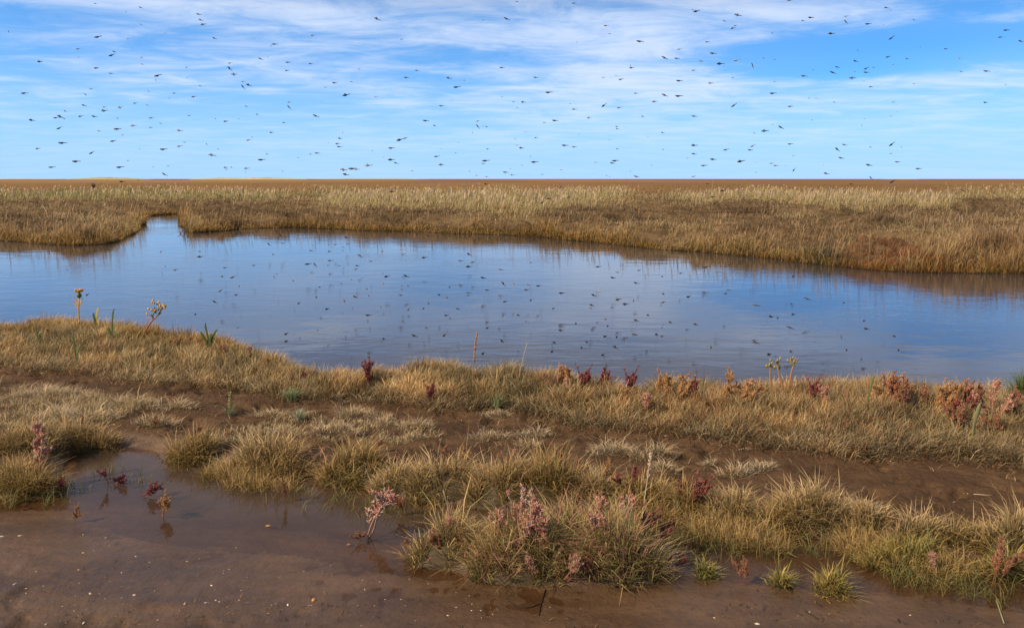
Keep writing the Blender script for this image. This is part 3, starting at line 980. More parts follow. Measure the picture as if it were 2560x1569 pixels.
PATCHES = [
    (95, 968, 250, 36, "pale grass mat at the edge of the picture above the track"),
    (150, 1035, 280, 55, "pale shaggy grass mat above the straw tussocks by the inlet"),
    (285, 985, 200, 36, "greenish dry grass mat beside the bare upper strip of mud"),
    (410, 988, 130, 30, "thin end of the dry grass mats reaching into the track"),
    (375, 1030, 140, 36, "small pale grass patch above the muddy inlet"),
    (670, 1008, 150, 24, "thin dry grass patch beside the green spiky plant on the track"),
    (700, 1052, 150, 34, "dry grass patch behind the large straw tussock"),
    (800, 1054, 170, 32, "wispy dry grass patch in the middle of the track"),
    (845, 1008, 130, 34, "dense pale grass patch below the near bank grass"),
    (920, 1026, 110, 26, "dry grass strip joining two patches in the track"),
    (995, 1036, 75, 44, "small upright dry tuft in the middle of the track"),
    (985, 1062, 110, 20, "scattered dead blades in front of the upright dry tuft"),
    (1175, 1060, 120, 36, "dry grass patch alone in the track above the ridge"),
    (1190, 1012, 90, 20, "low dark grass patch under the near bank"),
    (1290, 1055, 80, 34, "wispy tuft at the foot of the near bank grass"),
    (1270, 1078, 60, 22, "sparse dead tuft below the wispy tuft"),
    (1480, 1098, 130, 42, "one end of the long grey green patch in the track"),
    (1570, 1104, 150, 44, "other end of the long grey green patch in the track"),
    (1610, 1136, 90, 26, "trailing dead blades below the long grey green patch"),
    (1770, 1150, 110, 40, "sparse dead tuft in the open mud of the track"),
    (1840, 1136, 70, 28, "small pale dead tuft beside the sparse dead tuft"),
    (1720, 1122, 40, 22, "few dry blades standing alone in the track"),
    (850, 970, 140, 24, "flattened pale grass under the near bank"),
    (1420, 1152, 90, 36, "dry tuft between the track and the ridge behind the island"),
    (2090, 1245, 130, 40, "pale dead grass fringe on the ridge beside the big dome tussock"),
]
for cx, by, w, h, lab in PATCHES:
    tussock(cx, by, w, h, 'dry', lab, name="dry_grass_patch", dens=0.62, group="dry grass patches on the muddy track", ratio=0.4)


def puddle_grass():
    parts = []
    def strip(poly, n, hh, c0, c1):
        px = sample_px([(a * S, b * S) for a, b in poly], n)
        p = ground_at(px[:, 0], px[:, 1], 0.0)
        k = rng.integers(0, max(6, n // 7), n)
        ctr = sample_px([(a * S, b * S) for a, b in poly], max(6, n // 7))
        cw = ground_at(ctr[:, 0], ctr[:, 1], 0.0)
        p[:, :2] = cw[k, :2] + rng.normal(0, 0.02, (n, 2))
        p[:, 2] = -0.012
        t = rng.random(n)
        c = lerp(c0, c1, t)
        parts.append(blades(p, rng.uniform(0.4, 1.1, n) * hh, rng.uniform(0.0022, 0.004, n), rng.uniform(0, 6.28, n), np.abs(rng.normal(1.3, 0.8, n)), c * 0.5, c))
    gr, oc = np.array([0.16, 0.20, 0.07]), np.array([0.34, 0.22, 0.06])
    strip([(230, 1120), (380, 1125), (520, 1140), (700, 1170), (760, 1190), (700, 1230), (560, 1190), (400, 1160), (250, 1180)], 170, 0.13, gr, oc)
    strip([(760, 1180), (930, 1210), (1050, 1235), (1000, 1260), (880, 1250), (720, 1230)], 260, 0.13, gr, oc)
    strip([(0, 1200), (120, 1190), (190, 1150), (220, 1200), (150, 1230), (0, 1220)], 150, 0.13, gr, oc)
    strip([(1600, 1270), (1750, 1290), (1900, 1310), (2050, 1320), (2000, 1350), (1800, 1345), (1640, 1350)], 420, 0.14, gr, oc)
    strip([(2060, 1330), (2200, 1385), (2464, 1400), (2464, 1470), (2300, 1440), (2150, 1410)], 300, 0.16, gr, oc)
    strip([(2200, 1400), (2360, 1400), (2360, 1440), (2220, 1430)], 130, 0.14, gr * 1.2, oc)
    s = join_parts(parts)
    me = mesh_from("flooded_grass", s[0], s[1], s[2], s[3])
    link("flooded_grass", me, M_GRASS, kind="stuff", label="thin green blades trailing in the shallow puddle", category="grass")


puddle_grass()


def turf_strip(name, poly, n, hh, tipc, rootc, label, lean=0.9):
    poly = [(a * S, b * S) for a, b in poly]
    ctr = sample_px(poly, n // 16)
    cw = ground_at(ctr[:, 0], ctr[:, 1], 0.05)[:, :2]
    keep = fbm(cw[:, 0] * 3.0, cw[:, 1] * 3.0, 411, 3) > 0.47
    cw = cw[keep]
    own = rng.integers(0, len(cw), n)
    off = rng.normal(0, 0.022, (n, 2))
    p = np.zeros((n, 3)); p[:, :2] = cw[own] + off
    p[:, 2] = np.maximum(height(p[:, 0], p[:, 1]), -0.02) - 0.004
    kc = rng.random(len(cw))[own]
    t = lerp(np.array(tipc[0]), np.array(tipc[1]), kc) * np.exp(rng.normal(0, 0.25, (n, 1)))
    r = lerp(np.array(rootc[0]), np.array(rootc[1]), kc) * np.exp(rng.normal(-0.3, 0.3, (n, 1)))
    h = hh * (0.6 + 0.7 * rng.random(len(cw))[own]) * np.exp(rng.normal(0, 0.25, n))
    ld = np.where(rng.random(n) < 0.5, np.arctan2(off[:, 1], off[:, 0]), rng.uniform(0, 6.28, n))
    s = blades(p, h, rng.uniform(0.0026, 0.005, n), ld, np.abs(rng.normal(lean, 0.6, n)), r, t)
    link(name, mesh_from(name, *s), M_GRASS, kind="stuff", label=label, category="grass")


low = [(x, y + 6) for x, y in PUD_FAR]
high = [(x, y - (34 if x > 700 else 24)) for x, y in PUD_FAR]
cut = [i for i, (x, y) in enumerate(PUD_FAR) if x >= 370]
turf_strip("puddle_bank_grass", [high[i] for i in cut] + [low[i] for i in cut[::-1]], 15000, 0.085, ((0.60, 0.40, 0.18), (0.48, 0.31, 0.11)), ((0.26, 0.16, 0.04), (0.20, 0.13, 0.04)),
           "tangled ochre grass filling the bank between the tussocks along the puddle")
turf_strip("dry_turf", [(-200, 922), (0, 928), (100, 940), (200, 962), (300, 968), (400, 976), (485, 986), (380, 995), (430, 1012), (320, 1038), (250, 1062), (200, 1088), (0, 1066), (-200, 1060)],
           17000, 0.055, ((0.68, 0.49, 0.28), (0.54, 0.40, 0.20)), ((0.32, 0.22, 0.11), (0.24, 0.17, 0.07)), "pale dry turf spreading over the mud beside the inlet", 1.1)
turf_strip("track_turf", [(480, 1050), (620, 1022), (760, 1012), (900, 1000), (1010, 1020), (1060, 1060), (1000, 1085), (860, 1075), (700, 1062), (560, 1075)],
           3600, 0.045, ((0.66, 0.47, 0.27), (0.56, 0.42, 0.23)), ((0.32, 0.22, 0.11), (0.24, 0.17, 0.07)), "thin pale turf in the middle of the muddy track", 1.3)


def straw_litter():
    n = 2600
    poly = [(x * S, y * S) for x, y in BANK_LOW] + [(2750 * S, 1290 * S), (2300 * S, 1260 * S), (1800 * S, 1220 * S), (1400 * S, 1140 * S), (900 * S, 1080 * S), (500 * S, 1060 * S), (-200 * S, 1060 * S)]
    px = sample_px(poly, n)
    p = ground_at(px[:, 0], px[:, 1], 0.07)
    keep = rng.random(n) < 0.25 + 1.5 * sstep(0.45, 0.75, fbm(p[:, 0] * 2.2, p[:, 1] * 2.2, 401))
    p = p[keep]; n = len(p)
    p[:, 2] = height(p[:, 0], p[:, 1]) + 0.004
    L = rng.uniform(0.02, 0.09, n); a = rng.uniform(0, 6.28, n)
    c = lerp(np.array([0.20, 0.12, 0.06]), np.array([0.58, 0.42, 0.24]), rng.random(n) ** 1.4)
    m = 700
    e = sample_px([(0, 1310), (480, 1385), (980, 1440), (1640, 1450), (2560, 1530), (2560, 1569), (0, 1569)], m)
    e = ground_at(e[:, 0], e[:, 1], 0.012); e = e[rng.random(m) < 0.2 + 1.6 * sstep(0.5, 0.7, fbm(e[:, 0] * 3, e[:, 1] * 6, 421))]; m = len(e)
    e[:, 2] = np.maximum(height(e[:, 0], e[:, 1]), 0.0) + 0.002
    ce = lerp(np.array([0.025, 0.016, 0.010]), np.array([0.30, 0.17, 0.07]), rng.random(m) ** 2.2)
    p = np.concatenate([p, e]); L = np.concatenate([L, rng.uniform(0.008, 0.035, m)]); a = np.concatenate([a, rng.uniform(0, 6.28, m)]); c = np.concatenate([c, ce]); n += m
    s = blades(p, L, rng.uniform(0.002, 0.0045, n), a, np.full(n, 3.2) + rng.normal(0, 0.8, n), c, c, True, a + 1.57)
    link("straw_litter", mesh_from("straw_litter", *s), M_GRASS, kind="stuff", label="dead straw and dark plant bits strewn over the mud", category="litter")


straw_litter()

# ------------------------------------------------------------------ small plants
def tube(path, r0, r1, col, sides=5):
    path = np.asarray(path, float)
    n = len(path)
    v, c = [], []
    for i in range(n):
        t = path[min(i + 1, n - 1)] - path[max(i - 1, 0)]
        t = t / (np.linalg.norm(t) + 1e-9)
        a = np.cross(t, (0.3, 0.9, 0.1)); a /= np.linalg.norm(a) + 1e-9
        b = np.cross(t, a)
        r = r0 + (r1 - r0) * i / (n - 1)
        for k in range(sides):
            q = 2 * math.pi * k / sides
            v.append(path[i] + r * (math.cos(q) * a + math.sin(q) * b)); c.append(col)
    f, cnt = [], []
    for i in range(n - 1):
        for k in range(sides):
            k2 = (k + 1) % sides
            f += [i * sides + k, i * sides + k2, (i + 1) * sides + k2, (i + 1) * sides + k]; cnt.append(4)
    f += list(range((n - 1) * sides, n * sides)); cnt.append(sides)
    return np.array(v), np.array(f), np.array(cnt), np.array(c, float)


def bud(p, d, L, r, col, col2=None, sides=5):
    """spindle shaped bud, seed or fleshy leaf from p along d"""
    d = np.asarray(d, float); d = d / (np.linalg.norm(d) + 1e-9)
    pr = [(0, 0.35), (0.3, 1.0), (0.7, 0.85), (1.0, 0.2)]
    a = np.cross(d, (0.31, 0.2, 0.93)); a /= np.linalg.norm(a) + 1e-9
    b = np.cross(d, a)
    col2 = col if col2 is None else col2
    v, c, f, cnt = [], [], [], []
    for i, (t, q) in enumerate(pr):
        for k in range(sides):
            an = 2 * math.pi * k / sides
            v.append(np.asarray(p) + d * L * t + r * q * (math.cos(an) * a + math.sin(an) * b))
            c.append(np.asarray(col) * (1 - t) + np.asarray(col2) * t)
    for i in range(3):
        for k in range(sides):
            k2 = (k + 1) % sides
            f += [i * sides + k, i * sides + k2, (i + 1) * sides + k2, (i + 1) * sides + k]; cnt.append(4)
    f += list(range(15 if sides == 5 else 3 * sides, 4 * sides)); cnt.append(sides)
    return np.array(v), np.array(f), np.array(cnt), np.array(c, float)


def strap(path, w, col, col2, nrm=(0, -1, 0.2)):
    path = np.asarray(path, float); n = len(path)
    v, c = [], []
    for i in range(n):
        t = path[min(i + 1, n - 1)] - path[max(i - 1, 0)]
        s = np.cross(t, nrm); s /= np.linalg.norm(s) + 1e-9
        q = i / (n - 1)
        ww = w * (0.35 + 1.3 * math.sin(math.pi * min(1, q * 0.85 + 0.12))) * 0.26 * (0.08 if i == n - 1 else 1)
        nn = np.cross(s, t); nn /= np.linalg.norm(nn) + 1e-9
        for k in (-1, 0, 1):
            v.append(path[i] + s * ww * k + nn * (0.12 * w if k == 0 else 0)); c.append(np.asarray(col) * (1 - q) + np.asarray(col2) * q)
    f, cnt = [], []
    for i in range(n - 1):
        for k in range(2):
            a = i * 3 + k
            f += [a, a + 1, a + 4, a + 3]; cnt.append(4)
    return np.array(v), np.array(f), np.array(cnt), np.array(c, float)


def rvec(s=1.0):
    return np.array([random.gauss(0, s), random.gauss(0, s), random.gauss(0, s)])


def blite_meshes(kind, seed):
    """a sea-blite sprig one unit tall: branching stem and short fleshy leaves"""
    random.seed(seed)
    cs = {'pink': ((0.50, 0.17, 0.12), (0.62, 0.30, 0.21), (0.36, 0.30, 0.16)),
          'crimson': ((0.24, 0.055, 0.050), (0.36, 0.10, 0.085), (0.17, 0.055, 0.04)),
          'orange': ((0.44, 0.19, 0.065), (0.52, 0.31, 0.12), (0.30, 0.14, 0.06)),
          'russet': ((0.30, 0.10, 0.06), (0.42, 0.17, 0.09), (0.22, 0.14, 0.06)),
          'greypink': ((0.42, 0.24, 0.17), (0.50, 0.38, 0.27), (0.50, 0.14, 0.10))}[kind]
    stems, leaves = [], []
    sc = np.array(cs[0]) * 0.8
    def twig(p, d, L, r, depth):
        pts = [p]
        dd = d / np.linalg.norm(d)
        n = 5
        for i in range(n):
            dd = dd + rvec(0.10) + np.array([0, 0, 0.06]); dd = dd / np.linalg.norm(dd)
            pts.append(pts[-1] + dd * L / n)
        stems.append(tube(pts, r, r * 0.45, sc, 4))
        if depth > 0:
            for j in range(8 if depth == 2 else 4):
                i = random.randint(2, n) if depth == 2 else random.randint(1, n)
                o = rvec(1.0); o -= dd * o.dot(dd); o /= np.linalg.norm(o)
                twig(pts[i], dd * 0.95 + o * 0.42 + np.array([0, 0, 0.25]), L * random.uniform(0.26, 0.44), r * 0.55, depth - 1)
        if depth < 2:
            m = 13 if depth == 1 else 9
            for j in range(m):
                t = random.uniform(0.12, 1.0) * n
                i = min(int(t), n - 1); q = pts[i] + (pts[i + 1] - pts[i]) * (t - i)
                o = rvec(1.0); o -= dd * o.dot(dd); o /= np.linalg.norm(o) + 1e-9
                c1 = np.array(random.choice(cs)) * random.uniform(0.75, 1.25)
                leaves.append(bud(q, dd * 1.0 + o * 0.7, random.uniform(0.045, 0.085), random.uniform(0.007, 0.012), c1, c1 * 1.15, 4))
    for s in range(3 if kind != 'greypink' else 2):
        twig(np.array([random.gauss(0, 0.03), random.gauss(0, 0.03), -0.03]), np.array([random.gauss(0, 0.25), random.gauss(0, 0.25), 1.0]), random.uniform(0.65, 0.85), 0.014, 2)
    s = join_parts(stems); l = join_parts(leaves)
    ms = mesh_from("sprig_stem", *s); ml = mesh_from("sprig_leaves", *l)
    ms.materials.append(M_LEAF); ml.materials.append(M_LEAF)
    return ms, ml


BLITE = {k: [blite_meshes(k, 100 + i * 7 + j) for j in range(3)] for i, k in enumerate(('pink', 'crimson', 'orange', 'russet', 'greypink'))}


def blite(kind, x, by, hpx, label, group, lean=(0, 0), z=None, wide=1.0):
    p = px_pt(x, by, z)
    if z is not None:
        p[2] = z
    d = math.hypot(p[1], CAM_H - p[2])
    H = hpx * S / F_PX * d / 0.93
    e = link("sea_blite_plant", None, None, loc=p, rot=(lean[1], lean[0], random.uniform(0, 6.28) if lean == (0, 0) else 0), scale=(H * wide, H * wide, H), label=label, category="plant", group=group)
    e.empty_display_size = 0.05
    ms, ml = random.choice(BLITE[kind])
    link("stem", ms, None, e)
    link("foliage", ml, None, e)
    return e


random.seed(5)
G1, G2, G3 = "pink sprigs on the grassy island", "plants standing in the puddle", "coloured sprigs along the near bank"
G4 = "red sprigs on the puddle ridge"
for x, y, h, kd, lab in [
    (1290, 1345, 135, 'pink', "tallest pink sprig in the middle of the grassy island"),
    (1240, 1330, 130, 'greypink', "faded pink sprig beside the tallest one on the grassy island"),
    (1340, 1350, 130, 'pink', "pink sprig leaning over the middle clump of the grassy island"),
    (1195, 1320, 100, 'pink', "pink sprig over the green half of the grassy island"),
    (1100, 1320, 70, 'pink', "short pink sprig above the green end of the grassy island"),
    (1060, 1335, 60, 'russet', "small russet sprig at the green tip of the grassy island"),
    (985, 1335, 40, 'russet', "lowest russet sprig at the water end of the grassy island"),
    (1385, 1345, 110, 'greypink', "faded sprig between the pink and the crimson ones on the island"),
    (1435, 1320, 105, 'pink', "pink sprig at the straw tipped half of the grassy island"),
    (1490, 1330, 115, 'greypink', "tall faded sprig beside the crimson tipped ones on the island"),
    (1540, 1325, 85, 'crimson', "crimson tipped sprig over the straw end of the grassy island"),
    (1580, 1335, 75, 'crimson', "outermost crimson sprig at the straw end of the island"),
    (1290, 1400, 65, 'pink', "low pink sprig at the front of the grassy island"),
    (1370, 1405, 70, 'pink', "low pink sprig drooping on the front edge of the island"),
    (1140, 1375, 45, 'pink', "tiny pink sprig low on the green front of the island"),
    (1420, 1390, 60, 'russet', "low russet sprig in the front grass of the island")]:
    blite(kd, x, y, h, lab, G1, (random.uniform(-0.45, 0.25), random.uniform(-0.1, 0.3)), wide=0.95)
blite('greypink', 882, 1296, 105, "pale pink branching plant standing alone in the puddle with its reflection", G2, (0.12, 0.0), 0.0, 1.7)
blite('russet', 868, 1300, 22, "low russet shoots at the foot of the pale pink puddle plant", G2, (0, 0), 0.0, 2.2)
blite('crimson', 265, 1163, 42, "dark red sprig lying over the water beside the inlet", G2, (0.7, 0.2), 0.0, 1.5)
blite('crimson', 345, 1196, 42, "crimson sprig lying flat on the puddle", G2, (0.8, 0.1), 0.0, 1.7)
blite('orange', 393, 1240, 48, "orange forked sprig above its dark reflection in the puddle", G2, (0.2, 0.0), 0.0, 1.6)
blite('orange', 178, 1258, 40, "small orange sprig at the muddy near margin of the puddle", G2, (0.1, 0.0), 0.0, 0.9)
blite('pink', 105, 1170, 125, "tall upright pink plant by the greenish waterside tussock", G2, (0.0, 0.0), None, 0.9)
blite('crimson', 130, 1190, 45, "dark crimson sprig at the foot of the tall pink plant", G2, (0.2, 0.0), 0.0, 1.0)
blite('russet', 1790, 1408, 62, "small russet plant standing in the puddle with a forked stem", G2, (0.0, 0.0), 0.0, 0.8)
blite('crimson', 1620, 1372, 42, "crimson shoots in the water at the island's straw end", G2, (0.3, 0.0), 0.0, 1.2)
blite('russet', 2395, 1412, 100, "dark russet plant at the waterside near the picture's edge", G2, (0.0, 0.0), None, 0.8)
blite('greypink', 2255, 1398, 60, "grey green sprig bending over the puddle by the bright green tussock", G2, (-0.4, 0.0), None, 0.8)
blite('russet', 690, 1208, 48, "thin russet sprig in the water below the large straw tussock", G2, (0.0, 0.0), 0.0, 0.7)
blite('russet', 968, 1240, 45, "russet shoots at the water's edge behind the pale pink plant", G2, (0.0, 0.0), 0.0, 0.8)
blite('russet', 52, 1228, 16, "orange brown sprig washed up at the puddle's end", G2, (1.2, 0.0), None, 2.0)
for x, y, h, kd, lab in [
    (768, 1125, 42, 'pink', "pink sprig beside the spreading tussock over the notch"),
    (905, 1098, 36, 'crimson', "crimson sprig on the spreading tussock"),
    (945, 1125, 36, 'crimson', "crimson sprig on the narrow straw tussock"),
    (480, 1070, 40, 'crimson', "dark red sprigs behind the rounded tussock"),
    (545, 1052, 24, 'orange', "orange sprig standing above the large straw tussock"),
    (690, 1058, 24, 'pink', "pink sprig lying on the dry grass behind the large tussock"),
    (1080, 1120, 46, 'russet', "russet sprig on the pale bushy tussock"),
    (1120, 1122, 44, 'orange', "orange sprig on the pale bushy tussock"),
    (1225, 1130, 44, 'pink', "pink sprig on the tallest straw tussock"),
    (1330, 1150, 70, 'crimson', "dark red sprig rising from the ridge behind the island"),
    (1400, 1180, 60, 'russet', "russet sprig on the tussock with red sprigs"),
    (1450, 1160, 50, 'orange', "orange sprig pointing towards the track behind the island"),
    (1508, 1190, 70, 'crimson', "thin dark red spike beside the tall dry seed stalk"),
    (1665, 1235, 80, 'crimson', "dark crimson upright sprig on the ochre tussock"),
    (1640, 1215, 50, 'crimson', "shorter crimson sprig beside the dark upright one"),
    (200, 1030, 28, 'russet', "small russet sprig in the pale shaggy mat"),
    (370, 1030, 30, 'orange', "tiny orange sprig on the small pale patch")]:
    blite(kd, x, y, h, lab, G4, (random.uniform(-0.3, 0.3), 0.1))
for x, y, h, kd, lab in [
    (890, 950, 78, 'crimson', "crimson sprig poking from the first hump of the near bank"),
    (730, 935, 42, 'crimson', "dark red sprig low on the near bank beside the dip"),
    (1040, 985, 60, 'crimson', "crimson shoots inside the bank grass above the upright dry tuft"),
    (1340, 960, 70, 'pink', "pink sprig on the bank hump before the crimson spike"),
    (1368, 965, 80, 'orange', "orange sprig on the bank hump before the crimson spike"),
    (1400, 970, 75, 'crimson', "dark red spray in the bank grass below the crimson spike"),
    (1432, 960, 78, 'crimson', "tall crimson spike standing above the bank grass"),
    (1515, 975, 75, 'crimson', "bright crimson sprig alone against the water"),
    (1480, 990, 62, 'orange', "orange spray between the crimson spike and the lone crimson sprig"),
    (1600, 985, 85, 'orange', "first of the paired golden orange sprigs on the bank"),
    (1628, 988, 85, 'orange', "second of the paired golden orange sprigs on the bank"),
    (1560, 1010, 65, 'pink', "pink spray low in the bank beside the golden pair"),
    (1672, 990, 75, 'crimson', "dark crimson sprig between the golden pair and the asters"),
    (1745, 990, 90, 'orange', "broad orange sprig before the dried aster stalks"),
    (1772, 992, 85, 'orange', "orange sprig touching the broad one before the asters"),
    (1800, 995, 68, 'pink', "small pink tip between the orange sprigs and the asters"),
    (1960, 1000, 75, 'crimson', "dark red sprig just past the dried aster stalks"),
    (1990, 1005, 75, 'pink', "pink spray just past the dried aster stalks"),
    (2070, 1000, 90, 'orange', "golden orange sprig beside the upright green leaf"),
    (2112, 1000, 105, 'orange', "tall orange sprig on the crest past the green leaf"),
    (2145, 1005, 90, 'russet', "russet sprig beside the tall orange one on the crest"),
    (2172, 1008, 98, 'russet', "pointed russet sprig on the crest"),
    (2210, 1012, 85, 'russet', "bushy russet sprig past the pointed one"),
    (2245, 1012, 95, 'orange', "upright brownish orange sprig against the water"),
    (2272, 1015, 88, 'orange', "twin of the upright brownish orange sprig"),
    (2305, 1020, 80, 'crimson', "dark red sprig before the big pink bush"),
    (2335, 1020, 105, 'russet', "russet bush beside the big pink one"),
    (2385, 1035, 105, 'pink', "big pink bush at the end of the bank crest"),
    (2425, 1030, 80, 'russet', "pink bush under the green reeds at the picture's edge"),
    (2300, 1060, 90, 'russet', "russet spray on the slope below the big pink bush"),
    (2400, 1080, 80, 'russet', "faded spray low on the slope below the big pink bush"),
    (120, 820, 30, 'orange', "small orange sprig at the foot of the yellow flowering stalk"),
    (420, 845, 36, 'orange', "orange sprig on the bank crest beside the leaning flower"),
    (455, 850, 38, 'orange', "second orange sprig on the crest past the leaning flower"),
    (545, 870, 40, 'russet', "russet sprig on the crest past the green leaves"),
    (600, 880, 40, 'russet', "russet sprig on the bank where it falls to the dip"),
    (640, 905, 45, 'orange', "orange sprig near the dip in the bank")]:
    blite(kd, x, y - h * 0.12, h * 0.86, lab, G3, (random.uniform(-0.25, 0.25), random.uniform(-0.1, 0.2)))


def parts_thing(name, loc, label, cat, parts, rotz=0.0, group=None):
    e = link(name, None, None, loc=loc, rot=(0, 0, rotz), label=label, category=cat)
    if group:
        e["group"] = group
    e.empty_display_size = 0.05
    for nm, s in parts:
        link(nm, mesh_from(nm, *s, smooth=True), M_LEAF, e)
    return e


def px_scale(p):
    return S / F_PX * math.hypot(p[1], CAM_H - p[2])


YEL, ORG, DGR, BRN, LGR = (0.70, 0.42, 0.04), (0.70, 0.28, 0.05), (0.10, 0.10, 0.03), (0.40, 0.20, 0.08), (0.32, 0.36, 0.08)


def asters():
    # upright yellow flower head
    p = px_pt(194, 800); k = px_scale(p)
    q = lambda x, y, z=0.0: np.array([(x - 194) * k, z, (800 - y) * k])
    prt = [("stem", join_parts([tube([q(194, 800), q(193, 760), q(195, 735), q(198, 712)], 0.008, 0.005, (0.62, 0.33, 0.08)), bud(q(198, 716), (0.05, 0, 1), 14 * k, 6 * k, DGR, (0.2, 0.16, 0.04), 7)]))]
    for a, b, c in (((194, 742), (186, 730), (182, 722)), ((195, 734), (190, 722), (185, 712)), ((197, 736), (203, 722), (206, 714))):
        prt.append(("leaf", strap([q(*a), q(*b), q(*c)], 5 * k, (0.6, 0.36, 0.08), (0.62, 0.3, 0.12))))
    fl = []
    for i in range(12):
        an = i * 2.4; r = 6.5 * k * math.sqrt((i + 0.5) / 12)
        fl.append(bud(q(198.5, 702) + np.array([math.cos(an) * r, math.sin(an) * r, 0]), (math.cos(an) * 0.5, math.sin(an) * 0.5, 1), 9 * k, 2.6 * k, YEL, ORG if i % 3 else (0.75, 0.55, 0.3)))
    prt.append(("flower_head", join_parts(fl)))
    parts_thing("sea_aster_plant", p, "upright stalk with one yellow orange flower head above the grassy bank", "plant", prt, group="flowering stalks on the near bank")
    # leaning branched flower
    p = px_pt(335, 815); k = px_scale(p)
    q = lambda x, y, z=0.0: np.array([(x - 335) * k, z, (815 - y) * k])
    prt = [("stem", join_parts([tube([q(335, 815), q(352, 795), q(366, 775), q(376, 766), q(392, 752)], 0.009, 0.006, (0.42, 0.15, 0.07)),
                               tube([q(372, 770), q(372, 758), q(382, 742)], 0.006, 0.004, DGR), tube([q(378, 764), q(388, 752), q(398, 740)], 0.006, 0.004, DGR),
                               tube([q(371, 770), q(370, 762), q(364, 756)], 0.004, 0.003, (0.3, 0.2, 0.06))]))]
    fl = []
    for x, y in ((372, 727), (376, 722), (380, 728), (384, 727), (387, 731), (391, 734), (396, 733), (400, 734), (403, 737), (397, 740), (392, 738), (388, 736), (370, 745), (366, 742), (376, 744), (379, 746), (385, 744), (362, 754), (400, 741), (405, 734)):
        fl.append(bud(q(x, y, random.uniform(-0.02, 0.02)) - np.array([0, 0, 3 * k]), (random.gauss(-0.2, 0.6), random.gauss(0, 0.5), 0.8), 7.5 * k, 2.4 * k, YEL if random.random() < 0.7 else ORG, ORG if random.random() < .5 else YEL))
    prt.append(("flower_head", join_parts(fl[:12])))
    prt.append(("flower_head", join_parts(fl[12:])))
    lv = [bud(q(x, y), (a, 0.1, b), 9 * k, 2.2 * k, (0.13, 0.13, 0.05)) for x, y, a, b in ((376, 746, 0.2, 1), (384, 748, 0.6, 1), (390, 750, 0.3, 1), (380, 755, -0.2, 1), (372, 762, -0.6, 0.7))]
    prt.append(("green_bracts", join_parts(lv)))
    prt.append(("leaf", strap([q(369, 766), q(362, 765), q(354, 764)], 2.5 * k, (0.7, 0.15, 0.12), (0.7, 0.15, 0.12))))
    parts_thing("sea_aster_plant", p, "leaning red stalk topped by a cluster of yellow buds", "plant", prt, group="flowering stalks on the near bank")
    # dried asters to the right
    for base, stem, heads, leaves, lab in (
        ((1858, 960), [(1858, 960), (1854, 925), (1850, 900), (1850, 875), (1848, 868)], [(1843, 882), (1856, 884), (1847, 878), (1849, 868), (1851, 874)], [], "brown dried aster stalk, the one nearest the orange sprigs"),
        ((1885, 965), [(1885, 965), (1880, 925), (1872, 905), (1868, 888), (1866, 875)], [(1862, 870), (1865, 868), (1871, 864), (1868, 876), (1861, 884), (1872, 886)], [], "crooked pale brown aster stalk between the other two"),
        ((1894, 965), [(1894, 965), (1896, 925), (1899, 905), (1901, 888), (1904, 878)], [(1893, 868), (1899, 864), (1903, 862), (1907, 866), (1912, 866), (1905, 870), (1900, 870)], [((1898, 912), (1893, 908), (1889, 912))], "green topped aster stalk with upright buds, last of the three")):
        p = px_pt(*base); k = px_scale(p)
        q = lambda x, y, z=0.0: np.array([(x - base[0]) * k, z, (base[1] - y) * k])
        st = [tube([q(*a) for a in stem], 0.007, 0.004, BRN)]
        fl = []
        for x, y in heads:
            st.append(tube([q(*stem[-1]), (q(*stem[-1]) + q(x, y)) / 2 + np.array([0, 0, -2 * k]), q(x, y)], 0.004, 0.003, (0.25, 0.2, 0.06)))
            fl.append(bud(q(x, y + 2, random.uniform(-0.015, 0.015)), ((x - stem[-1][0]) * 0.06, 0, 1), 9 * k, 2.3 * k, DGR, random.choice((YEL, BRN, (0.5, 0.4, 0.12)))))
        prt = [("stem", join_parts(st))] + [("flower_bud", g) for g in fl]
        for lf in leaves:
            prt.append(("leaf", strap([q(*a) for a in lf], 4 * k, (0.3, 0.1, 0.05), (0.2, 0.06, 0.04))))
        parts_thing("sea_aster_plant", p, lab, "plant", prt, group="flowering stalks on the near bank")


asters()


def leafy(base, leaves, label, col=((0.06, 0.08, 0.02), (0.13, 0.16, 0.03))):
    p = px_pt(*base); k = px_scale(p)
    q = lambda x, y: np.array([(x - base[0]) * k, random.uniform(-0.01, 0.01), (base[1] - y) * k])
    prt = []
    for (x, y), w, yellow in leaves:
        a = q(base[0] + (x - base[0]) * 0.1, base[1]); b = q(x, y)
        mid = (a + b) / 2 + np.array([-(x - base[0]) * 0.25 * k, 0, 3 * k])
        c0, c1 = (col if not yellow else ((0.45, 0.36, 0.04), (0.65, 0.45, 0.05)))
        prt.append(("leaf", strap([a, mid, b * 0.75 + mid * 0.25, b * 0.9 + mid * 0.1 + np.array([1.5 * k, 0, 0]), b + np.array([3 * k, 0, 0])], w * k * 0.72, c0, c1)))
    parts_thing("green_leaf_plant", p, label, "plant", prt, group="broad leaved plants on the near bank")


